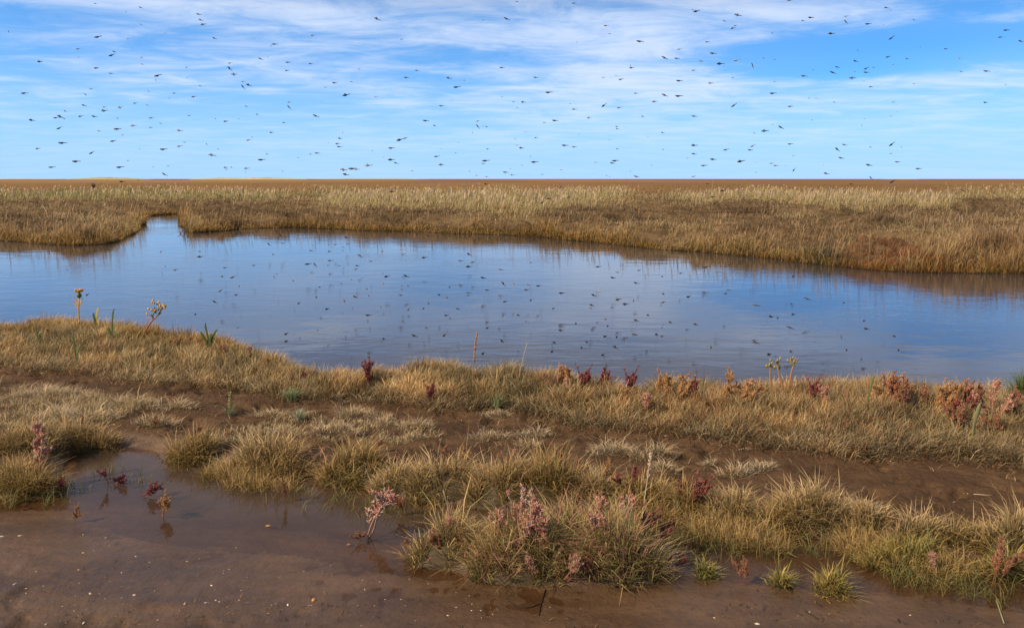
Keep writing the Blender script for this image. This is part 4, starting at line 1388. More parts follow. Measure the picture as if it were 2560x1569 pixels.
leafy((232, 800), [((241, 740), 8, True), ((228, 752), 9, False)], "yellow and dark green leaf pair beside the upright flower head")
leafy((272, 830), [((279, 742), 7, False), ((262, 788), 14, False), ((290, 800), 10, False)], "plant with a tall narrow green leaf between the two yellow flowers")
leafy((95, 835), [((88, 782), 7, False), ((100, 800), 8, False)], "small green leaf pair before the upright flower head")
leafy((505, 850), [((497, 775), 8, False), ((485, 795), 9, False), ((525, 790), 9, False), ((512, 800), 8, False)], "cluster of curled green leaves on the crest past the leaning flower")
leafy((2085, 1000), [((2095, 898), 9, False)], "single upright green leaf on the crest between orange sprigs", ((0.14, 0.18, 0.05), (0.24, 0.27, 0.07)))
leafy((2335, 1070), [((2345, 965), 12, False), ((2350, 975), 10, False), ((2338, 985), 8, False)], "pale green stalk with leaves on the slope before the big pink bush", ((0.30, 0.25, 0.10), (0.32, 0.32, 0.13)))
leafy((185, 880), [((180, 800), 8, False), ((196, 830), 8, False)], "low green leaves on the slope below the upright flower head")


def green_tuft(x, y, w, h, n, label, name="green_grass_tuft", col=((0.14, 0.17, 0.07), (0.34, 0.38, 0.20)), lean=0.8, spike=None):
    p = px_pt(x, y); k = px_scale(p)
    b = np.zeros((n, 3)); b[:, :2] = rng.normal(0, 0.06 * w * k, (n, 2))
    hh = h * k * rng.uniform(0.6, 1.15, n)
    t = rng.random(n)
    c = lerp(col[0], col[1], t)
    parts = [blades(b, hh, np.full(n, 0.005), rng.uniform(0, 6.28, n), np.abs(rng.normal(lean, 0.5, n)), c * 0.6, c)]
    if spike:
        parts.append(tube([(0, 0, 0), (2 * k, 0, spike * 0.5 * k), (5 * k, 0, spike * k)], 0.003, 0.002, (0.36, 0.36, 0.16), 4))
        for i in range(22):
            q = 0.35 + 0.65 * i / 22
            parts.append(bud(np.array([5 * k * q, 0, spike * k * q]), (math.cos(i * 2.4), math.sin(i * 2.4), 0.8), 0.014, 0.004, (0.42, 0.40, 0.16), None, 4))
    s = join_parts(parts)
    link(name, mesh_from(name, *s), M_GRASS, loc=p, label=label, category="plant")


green_tuft(552, 1000, 70, 45, 40, "green spiky plant with an upright seed spike on the bare track", "arrowgrass_plant", spike=58, lean=1.2)
green_tuft(705, 964, 90, 40, 130, "pale green grass tuft at the foot of the near bank", col=((0.20, 0.24, 0.09), (0.44, 0.48, 0.24)), lean=0.9)
green_tuft(720, 1012, 70, 42, 40, "grey green tuft on the thin dry patch in the track", col=((0.26, 0.28, 0.16), (0.42, 0.44, 0.28)), lean=1.0)
green_tuft(1195, 985, 60, 45, 60, "light green blades at the foot of the bank above the lone dry patch", col=((0.2, 0.24, 0.08), (0.42, 0.44, 0.2)), lean=0.7)
green_tuft(2452, 985, 60, 100, 320, "green reeds rising from the water behind the pink bushes", "reed_clump", col=((0.08, 0.12, 0.03), (0.22, 0.25, 0.07)), lean=0.45)


def stalk(base, top, label, plume, col, name="seed_stalk"):
    p = px_pt(*base); k = px_scale(p)
    dx, dz = (top[0] - base[0]) * k, (base[1] - top[1]) * k
    path = [(0, 0, 0), (dx * 0.3, 0, dz * 0.4), (dx * 0.7, 0, dz * 0.75), (dx, 0, dz)]
    parts = [("stem", tube(path, 0.0028, 0.0018, col, 4))]
    if plume:
        bs = []
        for i in range(int(60 * plume)):
            t = 1 - plume * 0.6 * random.random()
            an = random.uniform(0, 6.28)
            bs.append(bud(np.array([dx * t, 0, dz * t]), (math.cos(an) * 0.6, math.sin(an) * 0.6, 1), 0.016, 0.0042, col, None, 4))
        parts.append(("seed_head", join_parts(bs)))
    parts_thing(name, p, label, "plant", parts)


stalk((1135, 935), (1148, 800), "tall brown seed spike against the pool above the near bank", 0.9, (0.45, 0.21, 0.08))
stalk((1245, 935), (1268, 826), "thin bare straw leaning over the water beside the brown seed spike", 0, (0.5, 0.42, 0.25))
stalk((1540, 1300), (1560, 1090), "tall dry seed stalk beside the low ochre tussock", 0.5, (0.58, 0.42, 0.26))
stalk((1085, 1260), (1068, 1180), "thin pale straw standing behind the green end of the island", 0, (0.5, 0.36, 0.2))
stalk((1500, 1305), (1492, 1215), "pale seed head rising between the island and the ridge", 0.8, (0.52, 0.38, 0.26))

# ------------------------------------------------------------------ litter on the mud
def chip_mesh(seed, flat=0.35):
    rs = random.Random(seed)
    n = 7
    top, bot = [], []
    for i in range(n):
        a = 2 * math.pi * i / n; r = rs.uniform(0.55, 1.0)
        top.append((math.cos(a) * r * 0.62, math.sin(a) * r * 0.5, flat * rs.uniform(0.15, 0.5)))
        bot.append((math.cos(a) * r * 0.8, math.sin(a) * r * 0.62, -0.05))
    v = top + bot + [(0, 0, flat * 0.75)]
    f, cnt = [], []
    for i in range(n):
        j = (i + 1) % n
        f += [i, n + i, n + j, j]; cnt.append(4)
        f += [2 * n, i, j]; cnt.append(3)
    return v, f, cnt


def shells():
    cols = [(0.58, 0.44, 0.29), (0.50, 0.34, 0.19), (0.66, 0.56, 0.43), (0.40, 0.23, 0.11)]
    ms = []
    for i in range(8):
        v, f, cnt = chip_mesh(i)
        me = mesh_from("shell_fragment", v, f, cnt, np.tile(np.array(cols[i % 4]), (len(v), 1)))
        me.materials.append(M_SHELL); ms.append(me)
    pts = []
    known = [(52, 1341, 13), (117, 1561, 14), (210, 1561, 12), (197, 1425, 10), (208, 1384, 8), (265, 1345, 6), (38, 1460, 12), (66, 1472, 10), (335, 1487, 9), (226, 1484, 12),
             (5, 1342, 12), (603, 1476, 8), (515, 1508, 10), (672, 1533, 9), (720, 1515, 10), (1141, 1484, 9), (1893, 1559, 14), (1786, 1544, 9), (2073, 1535, 7), (1880, 1520, 6),
             (590, 1370, 6), (468, 1404, 6), (912, 1476, 6), (2161, 1157, 7), (1664, 1092, 8), (1908, 1163, 7), (2225, 1155, 6), (105, 932, 9), (1120, 1540, 7), (2275, 1540, 7)]
    for x, y, s in known:
        pts.append((x, y, s))
    rs = np.random.default_rng(4)
    while len(pts) < 170:
        x, y = rs.uniform(0, 1280 if rs.random() < 0.8 else 2560), rs.uniform(1300, 1565)
        lim = np.interp(x, [0, 300, 700, 1000, 1650, 2560], [1270, 1345, 1400, 1430, 1450, 1530])
        if y < lim or rs.random() > (0.35 + 0.65 * (y - 1290) / 280) * (0.15 + 1.6 * max(0, float(fbm(np.array(x * 0.012), np.array(y * 0.03), 55)) - 0.35)):
            continue
        pts.append((x, y, rs.uniform(2.0, 5.5) * (1.5 if rs.random() < 0.12 else 1)))
    for i, (x, y, s) in enumerate(pts):
        p = px_pt(x / S, y / S)
        L = s / F_PX * math.hypot(p[1], CAM_H) * 0.75
        link("shell_fragment", ms[i % 8], None, loc=(p[0], p[1], p[2] + 0.0005), rot=(rs.normal(0, 0.2), rs.normal(0, 0.2), rs.uniform(0, 6.28)), scale=(L, L * rs.uniform(0.35, 0.9), L * 0.8),
             label="small pale shell fragment lying on the wet brown mud", category="shell", group="shell fragments scattered on the mud")
    # pebble and leaves
    def chip(x, y, s, col, name, label, cat, flat, z=None):
        v, f, cnt = chip_mesh(int(x), flat)
        me = mesh_from(name, v, f, cnt, np.tile(np.array(col), (len(v), 1)), True)
        p = px_pt(x / S, y / S, z)
        if z is not None: p[2] = z
        L = s / F_PX * math.hypot(p[1], CAM_H)
        link(name, me, M_SHELL, loc=(p[0], p[1], p[2] + 0.001), rot=(0, 0, 0.4), scale=(L, L, L), label=label, category=cat)
    chip(784, 1501, 9, (0.50, 0.22, 0.07), "pebble", "rounded orange brown pebble on the bare wet mud", "pebble", 0.9)
    chip(672, 1313, 12, (0.34, 0.18, 0.07), "fallen_leaf", "brown leaf floating flat on the puddle", "leaf", 0.15, 0.002)
    chip(872, 1360, 8, (0.36, 0.13, 0.06), "fallen_leaf", "reddish leaf floating by the pale pink puddle plant", "leaf", 0.2, 0.002)
    chip(463, 1509, 6, (0.5, 0.24, 0.1), "pebble", "small orange pebble among the shell fragments", "pebble", 0.7)
    chip(285, 1063, 6, (0.6, 0.3, 0.06), "pebble", "small orange pebble on the mud above the inlet", "pebble", 0.7)
    # twigs
    def twig(pts_, r, col, label, cat="twig", name="twig", z=None):
        w = [px_pt(x / S, y / S) for x, y in pts_]
        o = w[0].copy()
        if z is not None:
            w = [np.array([a[0], a[1], z + 0.02 * i]) for i, a in enumerate(w)]
            o = w[0].copy()
        s = tube([a - o + np.array([0, 0, r]) for a in w], r, r * 0.6, col, 5)
        link(name, mesh_from(name, *s, smooth=True), M_WOOD, loc=o, label=label, category=cat)
    twig([(1363, 1477), (1356, 1500), (1350, 1520), (1347, 1540)], 0.0025, (0.03, 0.022, 0.018), "thin black curved twig on the mud below the island")
    twig([(1270, 1505), (1300, 1522), (1325, 1520), (1350, 1510)], 0.0025, (0.03, 0.022, 0.018), "black twig curving towards the other one below the island")
    twig([(2012, 1527), (2030, 1540), (2050, 1552)], 0.003, (0.04, 0.03, 0.02), "short dark twig on the mud below the isolated tuft")
    twig([(2405, 1236), (2440, 1237), (2478, 1240)], 0.0025, (0.55, 0.40, 0.24), "pale straw lying on the open track", "straw", "loose_straw")
    twig([(1842, 1127), (1862, 1122), (1880, 1124)], 0.0025, (0.55, 0.40, 0.24), "pale straw lying under the near bank grass", "straw", "loose_straw")
    twig([(2490, 1500), (2500, 1530), (2510, 1560)], 0.004, (0.22, 0.20, 0.10), "dark green stem lying at the corner of the mud")


shells()


def branch():
    p = ground_at(np.array([452.0]), np.array([584.0]), POOL_Z)[0]
    k = 1 / F_PX * math.hypot(p[1], CAM_H)
    q = lambda x, y: np.array([(x - 452) * k, 0, (584 - y) * k])
    prt = [("limb", tube([q(446, 588), q(452, 582), q(458, 576), q(463, 567)], 0.02, 0.008, (0.16, 0.11, 0.07))),
           ("limb", tube([q(452, 582), q(448, 579), q(442, 575)], 0.014, 0.006, (0.16, 0.11, 0.07))),
           ("limb", tube([q(460, 586), q(461, 578), q(459, 570)], 0.014, 0.006, (0.14, 0.10, 0.07)))]
    e = parts_thing("dead_branch", p, "bare broken branch sticking out of the creek mouth", "branch", prt)
    p = ground_at(np.array([234.0]), np.array([473.0]), 0.1)[0]
    b = []
    for i in range(60):
        a = random.uniform(0, 6.28); r = random.uniform(0, 0.35)
        b.append(tube([(math.cos(a) * r * 0.4, math.sin(a) * r * 0.4, 0), (math.cos(a) * r * 0.7, math.sin(a) * r * 0.7, 0.45), (math.cos(a) * r, math.sin(a) * r, random.uniform(0.6, 0.95))], 0.03, 0.012, (0.16, 0.11, 0.06), 3))
    link("dead_shrub", mesh_from("dead_shrub", *join_parts(b)), M_WOOD, loc=p, label="dark dead shrub standing on the marsh before the horizon", category="shrub")


branch()

# ------------------------------------------------------------------ birds
#  x y length tilt tone: read off enlarged crops of the photograph (tilt of the tail in degrees, d dark / m brown / p pale)
SKY_A = """72 263 25 70 m;800 31 30 -10 m;1182 65 40 -20 m;1668 121 45 -10 d;1685 169 45 -20 d;1705 206 50 10 d;1184 207 25 -30 d;1058 102 20 0 p;822 310 65 12 d;1074 327 30 0 p;1388 277 25 0 p;1800 322 45 -20 d;2133 326 22 -20 p;2305 371 50 0 d;2275 384 20 80 d;655 411 40 0 m;960 435 40 -15 d;938 463 65 12 d;335 518 55 0 d;660 481 28 -10 p;1190 481 35 0 p;1193 540 35 -20 p;808 571 55 3 d;932 617 40 -5 m;1325 634 70 12 d;1566 568 25 -20 d;1572 652 25 0 p;1308 674 25 -40 d;1928 578 55 -45 d;1965 624 55 0 d;2187 495 45 -20 d;2247 480 20 -20 p;1930 529 40 12 p;2040 684 40 5 p;2040 731 50 -50 d;2088 715 55 -20 d;1680 722 30 -20 d;1247 767 25 -50 m;1462 782 35 5 d;1422 827 22 -40 d;1625 812 45 5 d;765 745 30 -5 m;718 795 30 -50 m;205 782 60 3 d;705 884 50 -15 d;1135 866 38 5 d;1237 883 28 -20 d;877 899 35 -3 m;875 929 68 3 d;1008 901 55 5 p;548 934 40 -25 m;470 988 50 3 d;510 982 65 -25 d;542 999 25 0 p;677 976 45 15 d;792 978 55 -10 d;268 1009 60 -8 d;1270 988 50 10 p;988 992 30 0 p;1588 971 30 -10 m;1808 998 20 -40 d;1895 1018 45 5 d;2003 996 20 0 p;2158 959 35 -3 m;2067 893 30 -25 d;1348 1037 25 -30 d;498 1074 55 22 d;832 1100 35 -10 m;1120 1054 58 5 p;1265 1070 35 -5 m;985 1082 68 3 d;1507 1096 60 -8 p;1028 1132 30 8 p;525 1199 75 0 d;950 1183 55 10 d;318 1247 50 5 m;1507 1225 58 5 p;1550 1193 30 10 p;1736 1210 28 -30 d;1830 1250 25 -20 m;1780 1302 65 -8 m;2085 1175 42 12 m;2117 1150 22 0 m;2278 1112 40 0 m;770 1281 55 25 d;640 1354 75 0 d;1372 1252 70 2 d;1170 1247 22 0 p;2243 1293 30 -10 m;2195 1340 65 2 d;435 1402 60 3 m;1008 1402 68 5 d;1074 1346 28 5 p;1413 1392 32 0 p;1285 1401 25 -5 p;1382 1463 55 -30 d;1893 1405 40 0 d;1943 1404 25 -30 d;1900 1420 35 0 p;2070 1412 55 3 p;2060 1445 22 -60 p"""
SKY_B = """1018 161 58 -22 d;2105 160 58 -22 d;2192 14 28 0 m;475 298 40 5 m;1908 168 25 -10 p;1225 329 38 0 p;270 524 45 0 d;260 592 42 0 m;460 536 40 0 m;485 652 20 -10 p;583 733 28 0 p;868 579 28 5 p;660 696 48 0 d;802 687 28 -10 m;758 797 70 12 d;1007 813 32 0 p;278 856 40 10 p;278 901 50 -48 d;503 973 60 -22 d;235 1030 35 0 m;553 848 18 0 p;1350 592 42 0 m;1262 652 45 -8 d;1618 657 50 -15 d;1685 731 65 5 d;1750 674 28 5 p;1640 848 18 0 p;1557 888 48 -3 m;2065 568 48 0 m;2065 812 22 -20 p;2163 856 30 0 m;2193 905 25 0 p;728 1112 18 80 d;705 1162 42 -12 d;610 1198 18 0 p;685 1206 42 3 m;700 1231 45 -5 d;515 1284 48 -4 m;460 1292 32 10 p;355 1322 25 0 p;1425 1013 58 -5 d;1500 1055 35 -20 d;1862 1015 40 10 p;1862 1063 50 -50 d;1907 1057 25 0 p;1938 1063 30 0 d;1815 1112 18 80 d;1700 1198 18 -10 p;1553 1250 22 0 p;1210 1172 70 15 d;1255 1158 45 15 m;1137 1242 58 0 d;1135 1340 65 2 d;1175 1368 45 -20 d;1070 1318 20 0 p;945 1387 72 3 p;810 1414 75 2 d;735 1424 65 -8 m;845 1420 50 0 p;755 1464 60 -10 d;1678 1282 25 5 p;1517 1312 55 5 m;1555 1381 55 0 m;1312 1435 35 -8 p;1945 1250 30 -10 d;1928 1348 65 3 d;1908 1372 38 -10 p;1793 1435 25 10 p;2095 1445 50 -5 d;2135 1416 22 0 p;1937 1482 28 0 m;1853 1472 28 0 p;2150 1467 40 0 p;223 1435 25 -8 p;978 1266 22 0 p;2178 1167 25 -10 p;2192 1218 30 -10 p"""
SKY_C = """522 28 45 0 m;790 216 45 0 m;820 284 25 0 m;545 355 22 0 p;1520 86 25 -40 d;1550 95 60 12 d;1895 128 65 -15 d;1783 178 35 -20 m;1875 216 35 5 m;1855 237 45 10 d;1640 352 42 0 m;1075 348 65 -8 d;1405 412 45 10 p;1688 448 60 -5 d;1282 487 62 -25 d;1385 491 48 -5 d;1588 514 40 -8 m;1748 536 70 2 d;1885 505 65 12 p;2018 552 50 -65 d;1525 591 38 2 m;995 549 20 80 d;1005 569 48 2 m;875 634 20 -10 m;915 666 50 8 m;768 650 32 0 p;1855 652 28 10 d;1405 678 58 -2 d;1667 698 48 3 m;200 651 42 -8 d;310 775 65 3 d;95 857 42 0 d;1040 783 40 0 m;1282 800 60 -22 d;1402 806 70 0 d;1197 853 50 5 m;488 870 25 -5 p;523 917 45 -2 m;900 904 45 0 m;773 883 55 35 d;1863 883 60 35 d;1097 978 30 -15 d;645 988 40 -5 m;1530 976 50 -8 d;362 1012 58 -4 d;273 1028 32 0 p;112 1104 20 -10 p;202 1155 35 8 m;880 1063 28 -5 d;885 1080 32 -3 d;1265 1113 38 -15 m;1142 1151 22 -10 p;820 1173 22 0 p;445 1220 60 -3 d;523 1232 45 0 m;80 1242 48 -3 d;885 1250 32 -5 m;1268 1255 25 -20 m;1530 1220 60 0 d;1528 1291 48 -8 d;1797 1255 55 10 m;2020 1223 48 25 m;2000 1258 50 -5 m;2035 1117 28 0 m;158 1312 20 80 d;190 1359 65 2 d;85 1387 22 -30 m;868 1348 62 3 d;843 1368 48 -10 d;703 1362 32 0 p;1173 1387 22 -30 m;1475 1326 25 0 p;1612 1388 60 3 m;1688 1337 58 -5 d;1922 1353 72 10 d;2048 1362 18 0 p;992 1438 18 70 d;255 1462 30 10 p;412 1425 28 0 p;795 1471 28 0 p;820 1485 20 0 p;1045 1482 50 -15 d;1525 1480 38 10 m;2048 1445 28 15 p;565 1125 20 0 p"""
SKY_D = """250 5 45 3 m;428 148 55 -2 d;362 175 30 -20 d;103 280 22 -20 d;722 185 48 -48 d;725 136 42 10 p;908 201 55 3 d;600 283 60 0 d;1062 66 45 -12 d;1097 86 22 -5 p;1105 318 55 35 d;1293 168 30 -20 m;1037 210 15 0 m;820 425 22 -60 d;1345 395 20 -50 m;1560 411 38 0 d;1075 478 50 12 d;1235 495 35 0 m;803 514 50 -15 d;650 564 42 -18 d;612 610 60 -20 d;893 574 50 22 d;955 566 30 -2 m;893 608 52 -3 d;776 655 58 -2 d;370 638 60 -5 m;123 499 25 -20 m;30 489 22 -30 d;125 685 22 5 d;448 586 25 -20 p;798 603 18 0 m;1118 541 28 -5 p;875 681 22 0 p;932 729 40 -8 m;1292 703 28 -10 p;1690 601 30 0 m;1903 597 60 -6 m;1675 489 35 5 p;2018 313 45 5 d;2068 254 55 0 d;2188 347 50 -15 d;2062 709 25 0 p;1892 860 48 -5 d;110 783 62 3 d;415 823 22 -30 d;475 824 25 0 p;625 857 28 -15 m;1120 856 35 0 p;255 893 52 3 m;440 1008 25 -15 p;108 1044 25 5 p;178 1070 60 -28 d;42 1099 68 3 d;877 994 25 -15 p;855 1052 28 -65 p;1100 974 28 5 p;1150 938 15 0 p;255 1208 52 2 m;710 1215 48 -12 m;650 1255 55 -38 d;928 1234 35 -8 p;1107 1208 62 38 d;1188 1233 25 -30 p;1100 1288 32 3 p;682 1325 55 -12 m;1155 1358 50 -3 m;915 1385 60 -12 d;1330 1415 55 0 d;280 1308 28 8 p;98 1369 45 5 p;133 1389 45 -3 m;213 1390 20 -50 p;285 1424 40 55 d;558 1456 55 -12 m;932 1493 45 -40 d;535 1384 18 -20 p"""
LOW_A = """960 108 50 0 d;1088 95 25 0 m;765 153 28 0 m;1388 190 35 -30 d;1735 220 40 -30 d;1750 350 25 -30 d;1845 365 40 -30 d;490 408 25 5 d;1265 657 30 40 m;1572 656 35 -10 m;1575 697 55 3 d;1380 800 48 10 m;1770 783 25 -5 m;1830 858 42 22 d;1995 765 35 10 d;1735 962 30 30 m;1690 1053 40 -50 m;1298 772 15 0 m;530 798 18 0 m;688 995 15 80 d;1750 852 15 0 m;1858 996 15 0 m;1880 928 15 0 m;1535 1150 12 0 d"""
LOW_B = """1072 187 55 5 d;1810 126 45 -5 d;418 260 22 0 d;193 528 45 -35 d;102 600 42 -45 m;712 548 42 -25 d;572 603 18 0 d;623 601 35 12 d;720 598 18 10 d;685 622 25 -10 m;682 649 22 10 m;135 678 32 10 d;213 592 30 -15 m;435 649 42 -10 m;578 656 32 -5 m;818 690 50 -28 d;585 727 40 0 d;1158 678 32 10 d;1325 704 52 3 d;905 733 25 0 m;410 754 58 5 d;465 762 48 -45 d;797 767 35 -12 m;788 793 28 10 m;655 767 20 0 m;565 765 15 0 m;165 834 22 0 m;1675 678 48 -32 d;1608 728 45 0 d;1705 740 42 10 m;1675 775 60 0 d;1925 798 48 -8 m;1030 853 52 3 d;1182 850 52 -28 d;1787 862 50 -15 d;1945 912 50 -45 d;872 952 25 -30 m;998 909 18 -40 m;502 936 15 0 d;293 886 15 0 d;752 876 20 0 m;672 909 14 0 m;1150 926 30 -10 m;1198 924 28 5 m;1148 954 28 5 m;1135 998 42 3 d;780 1012 48 -12 d;888 1004 28 8 m;695 1050 35 -50 m;1523 937 18 0 d;1500 1017 35 -10 d;1440 995 18 0 d;1818 960 38 -15 m;1912 1003 28 0 m;1960 1050 42 20 d;475 1016 15 0 d;337 1062 14 0 d;560 1107 22 0 d;978 1096 22 -30 m;1357 1063 18 0 d;1317 1104 18 0 d;1200 1110 22 40 m;1588 1107 38 -3 d;885 1156 42 -8 d;1498 1158 38 5 d;1342 1258 30 -30 m;1818 1255 38 -5 m;1248 1318 45 -12 d;1003 1343 22 0 d;1935 1360 38 -55 d;1482 1312 18 30 d;238 1302 18 0 d;238 1360 15 0 d;1785 1455 18 0 d;1928 582 18 -10 d;1740 598 15 40 d;995 655 15 0 d"""
LOW_C = """385 150 30 10 d;615 135 25 0 d;292 240 55 3 d;242 268 50 28 d;450 230 42 20 d;1540 124 35 5 d;1660 178 55 8 d;1580 227 42 -5 d;1920 247 42 0 d;1825 256 20 0 d;820 198 15 0 d;148 742 20 60 d;148 778 15 0 p;680 775 52 0 d;830 819 32 -5 m;795 862 52 -15 d;1000 803 40 0 m;1328 826 40 3 m;1182 852 25 -8 m;978 904 42 -12 d;1525 780 58 3 d;1715 755 58 5 m;1510 805 20 -20 p;130 918 35 -5 m;210 925 42 0 d;115 957 45 10 d;10 908 22 -30 m;392 982 52 -2 d;645 1000 55 -28 d;838 1032 55 3 d;680 967 28 5 p;893 1070 62 -8 m;1190 990 30 -40 m;1390 1010 60 0 d;1192 1053 40 3 m;1680 985 38 10 m;1922 1080 52 0 d;148 1037 20 60 d;628 1078 45 -15 d;620 1104 28 -5 m;325 1102 20 0 m;955 1040 15 60 m;1070 1157 15 0 d;50 1156 18 0 d;978 1197 38 -12 d;1445 1229 30 0 d;502 1220 14 0 d;752 1240 15 0 d;385 1276 32 5 d;735 1186 14 0 m;1245 1213 12 0 d;732 1322 32 -15 d;823 1326 18 0 d;968 1309 38 3 d;1138 1308 12 0 d;335 1372 22 0 d;588 1368 15 10 d;813 1410 28 -20 d;715 1467 42 -10 d;1918 1375 42 0 d;315 1440 12 0 d;545 1408 12 40 d;1562 1406 10 0 d"""
LOW_D = """658 127 40 -2 d;980 105 60 28 d;1535 178 42 -25 d;585 298 40 0 d;660 420 45 3 d;1850 485 45 5 d;1040 235 22 0 d;35 247 35 0 d;20 330 35 0 d;1690 582 25 -40 d;200 850 28 55 d;310 1028 50 -20 d;200 1150 28 40 d;25 1167 42 -15 d;75 1177 14 0 d;595 1056 14 0 d;755 1200 42 -25 d;775 1263 15 0 d;175 1255 50 -15 d;990 1320 22 0 d;615 1427 42 -25 d;1023 1430 35 -35 d;815 188 15 60 d;8 1462 40 -15 d"""


def bird_geo(tone, wing):
    """a small long-tailed bird flying towards -x, 0.14 m from bill to tail tip; wing: how the wings are held"""
    top, belly, tail = {'d': ((0.022, 0.016, 0.016), (0.34, 0.27, 0.22), (0.02, 0.013, 0.016)),
                        'm': ((0.11, 0.075, 0.07), (0.42, 0.36, 0.32), (0.13, 0.09, 0.09)),
                        'p': ((0.30, 0.27, 0.27), (0.48, 0.44, 0.42), (0.36, 0.33, 0.34))}[tone]
    top, belly, tail = map(np.array, (top, belly, tail))
    prof = [(-0.070, 0.0008, 0.001), (-0.061, 0.0030, 0.000), (-0.056, 0.0085, 0.001), (-0.047, 0.0115, 0.002), (-0.038, 0.0110, 0.000), (-0.026, 0.0150, -0.002),
            (-0.012, 0.0160, -0.003), (0.002, 0.0115, -0.001), (0.014, 0.0075, 0.001), (0.030, 0.0056, 0.002), (0.052, 0.0048, 0.002), (0.070, 0.0040, 0.002)]
    sides = 7
    v, c, f, cnt = [], [], [], []
    for i, (x, r, zc) in enumerate(prof):
        for k in range(sides):
            a = 2 * math.pi * k / sides + 0.4
            zz = math.sin(a) * r * (0.9 if x > 0.02 else 1.0)
            v.append((x, math.cos(a) * r, zc + zz))
            if x > 0.01: c.append(tail)
            elif x < -0.052: c.append(top)
            else: c.append(belly if math.sin(a) < -0.05 and x > -0.045 else top)
    for i in range(len(prof) - 1):
        for k in range(sides):
            k2 = (k + 1) % sides
            f += [i * sides + k, i * sides + k2, (i + 1) * sides + k2, (i + 1) * sides + k]; cnt.append(4)
    n = (len(prof) - 1) * sides
    f += list(range(n, n + sides)); cnt.append(sides)
    f += list(range(sides))[::-1]; cnt.append(sides)
    # wings grow out of the shoulders
    up = {'up': 0.8, 'down': -0.75, 'level': 0.12, 'swept': -0.25}[wing]
    span = {'up': 0.020, 'down': 0.020, 'level': 0.055, 'swept': 0.030}[wing]
    back = {'up': 0.010, 'down': 0.012, 'level': 0.016, 'swept': 0.040}[wing]
    for s in (-1, 1):
        o = len(v)
        for t, ch in ((0.0, 0.026), (0.45, 0.024), (0.8, 0.014), (1.0, 0.003)):
            y = s * (0.008 + span * t * math.sqrt(max(0.05, 1 - up * up * 0.8)))
            z = 0.006 + span * t * up
            x0 = -0.034 + back * t * t
            for q, th in ((0.0, 0.0), (0.35, 0.0022), (1.0, 0.0), (0.35, -0.0016)):
                v.append((x0 + ch * q, y, z + th * (1 - 0.7 * t))); c.append(top * 1.25 if t < 0.9 else top)
        for i in range(3):
            for k in range(4):
                k2 = (k + 1) % 4
                f += [o + i * 4 + k, o + i * 4 + k2, o + (i + 1) * 4 + k2, o + (i + 1) * 4 + k]; cnt.append(4)
        f += [o + 12, o + 13, o + 14, o + 15]; cnt.append(4)
    return np.array(v, float), np.array(f), np.array(cnt), np.array(c, float)


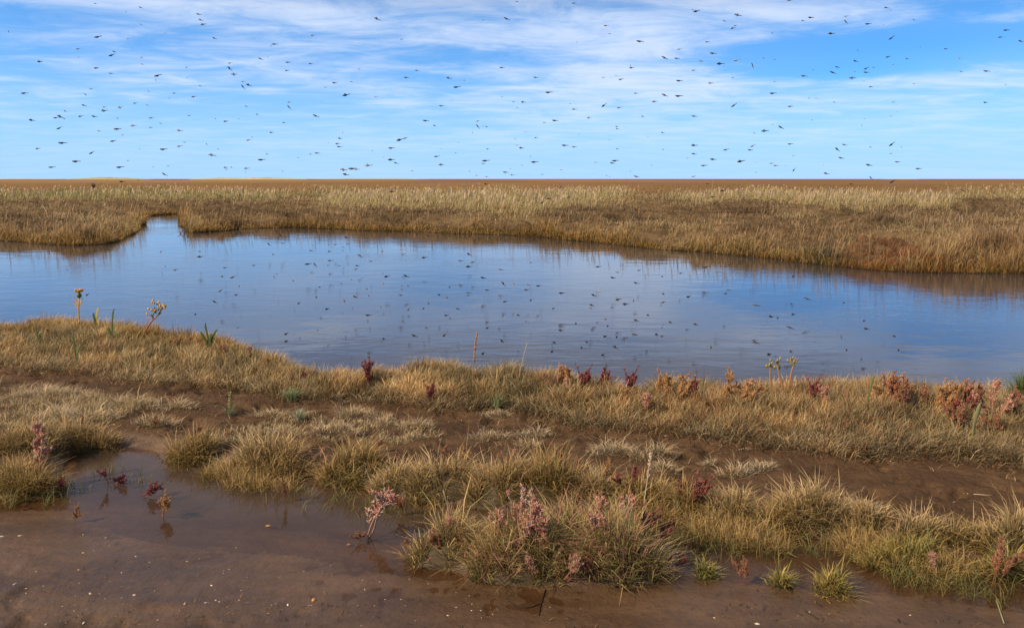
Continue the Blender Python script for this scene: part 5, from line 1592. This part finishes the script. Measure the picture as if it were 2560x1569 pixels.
def birds():
    rows = []
    for txt, ox, oy, sc in ((SKY_A, 0, 0, 0.298), (SKY_B, 640, 0, 0.298), (SKY_C, 1280, 0, 0.298), (SKY_D, 1900, 0, 0.298),
                            (LOW_A, 0, 420, 0.318), (LOW_B, 640, 420, 0.318), (LOW_C, 1280, 420, 0.318), (LOW_D, 1920, 420, 0.318)):
        for it in txt.split(";"):
            a = it.split()
            rows.append([ox + float(a[0]) * sc, oy + float(a[1]) * sc, float(a[2]) * sc, float(a[3]), a[4]])
    rs = random.Random(3)
    wings = ('up', 'down', 'swept', 'swept')
    geo = {(t, w): bird_geo(t, w) for t in 'dmp' for w in wings}
    meshes = {}
    for key, g in geo.items():
        me = mesh_from("small_bird", *g, smooth=True)
        me.materials.append(M_BIRD)
        meshes[key] = me
    placed = []
    for x, y, L, tilt, tone in rows:
        want = 0.14 * F_PX / max(L, 4)                       # a bird of full size, side on
        d = want
        if y > 452:                                          # below the horizon: must stay above grass and water
            over_pool = y > 560 + max(0, (x - 1300) * 0.1)
            zmin = 0.02 if over_pool else 0.45
            d = min(want, (CAM_H - zmin) / ((y - HORIZON) / F_PX) * 0.97)
        r = float(L * d / F_PX / 0.14)
        yaw = 0.0; s = 1.0
        if r < 0.97:
            s = max(0.62, r ** 0.6)
            yaw = math.acos(max(0.22, min(1, r / s)))
        yaw += rs.gauss(0, 0.12)
        if rs.random() < 0.5: yaw = -yaw
        dr = ray(x, y); dr = dr / dr[1]
        loc = Vector(dr * d) + Vector((0, 0, CAM_H))
        roll = rs.gauss(0, 0.35)
        m = Matrix.Rotation(-R(tilt), 4, 'Y') @ Matrix.Rotation(yaw, 4, 'Z') @ Matrix.Rotation(roll, 4, 'X')
        w = rs.choice(wings)
        placed.append((L, x, y, tilt, tone, w, Matrix.Translation(loc) @ m @ Matrix.Diagonal((s, s, s, 1))))
    placed.sort(key=lambda a: -a[0])
    single, rest = placed[:300], placed[300:]
    # wording: strip of the picture, what lies below, order within
    cells = {}
    for b in single:
        x, y = b[1], b[2]
        if y < 110: row = "high up"
        elif y < 215: row = "in upper sky"
        elif y < 320: row = "in mid sky"
        elif y < 440: row = "low in sky"
        elif y < 570: row = "before far marsh"
        elif y < 690: row = "over far pool"
        else: row = "over near pool"
        cols = ((0, 300, "above grassy spit"), (300, 560, "above creek mouth"), (560, 860, "above creek bank"), (860, 1130, "above pale grass"),
                (1130, 1400, "above seed spike"), (1400, 1700, "above crimson sprigs"), (1700, 1960, "above orange sprigs"), (1960, 2250, "above dark clump"), (2250, 2600, "above pink bushes"))
        for a0, a1, nm in cols:
            if a0 <= x < a1: cname = nm
        cells.setdefault((row, cname), []).append(b)
    ordn = ["first", "second", "third", "fourth", "fifth", "sixth", "seventh", "eighth", "ninth", "tenth", "eleventh", "twelfth"]
    look = {'d': "black", 'm': "brown", 'p': "pale grey"}
    for (row, cname), lst in cells.items():
        lst.sort(key=lambda b: b[1])
        for i, b in enumerate(lst):
            tl = "tail up" if b[3] > 8 else ("tail down" if b[3] < -8 else "tail level")
            pos = "only one" if len(lst) == 1 else ordn[min(i, 11)] + " from left"
            lab = f"{look[b[4]]} bird, {tl}, {row} {cname}, {pos}"
            o = link("small_bird", meshes[(b[4], b[5])], None, label=lab, category="bird", group="small birds flying over the marsh")
            o.matrix_world = b[6]
    parts = []
    for b in rest:
        v, f, cnt, c = geo[(b[4], b[5])]
        m = np.array(b[6])
        parts.append((v @ m[:3, :3].T + m[:3, 3], f, cnt, c))
    me = mesh_from("distant_birds", *join_parts(parts), smooth=True)
    link("distant_birds", me, M_BIRD, kind="stuff", label="scattered tiny birds of the same flock, far off", category="birds")


birds()
print("objects", len(bpy.data.objects), "tris", sum(len(m.loops) - 2 * len(m.polygons) for m in bpy.data.meshes))
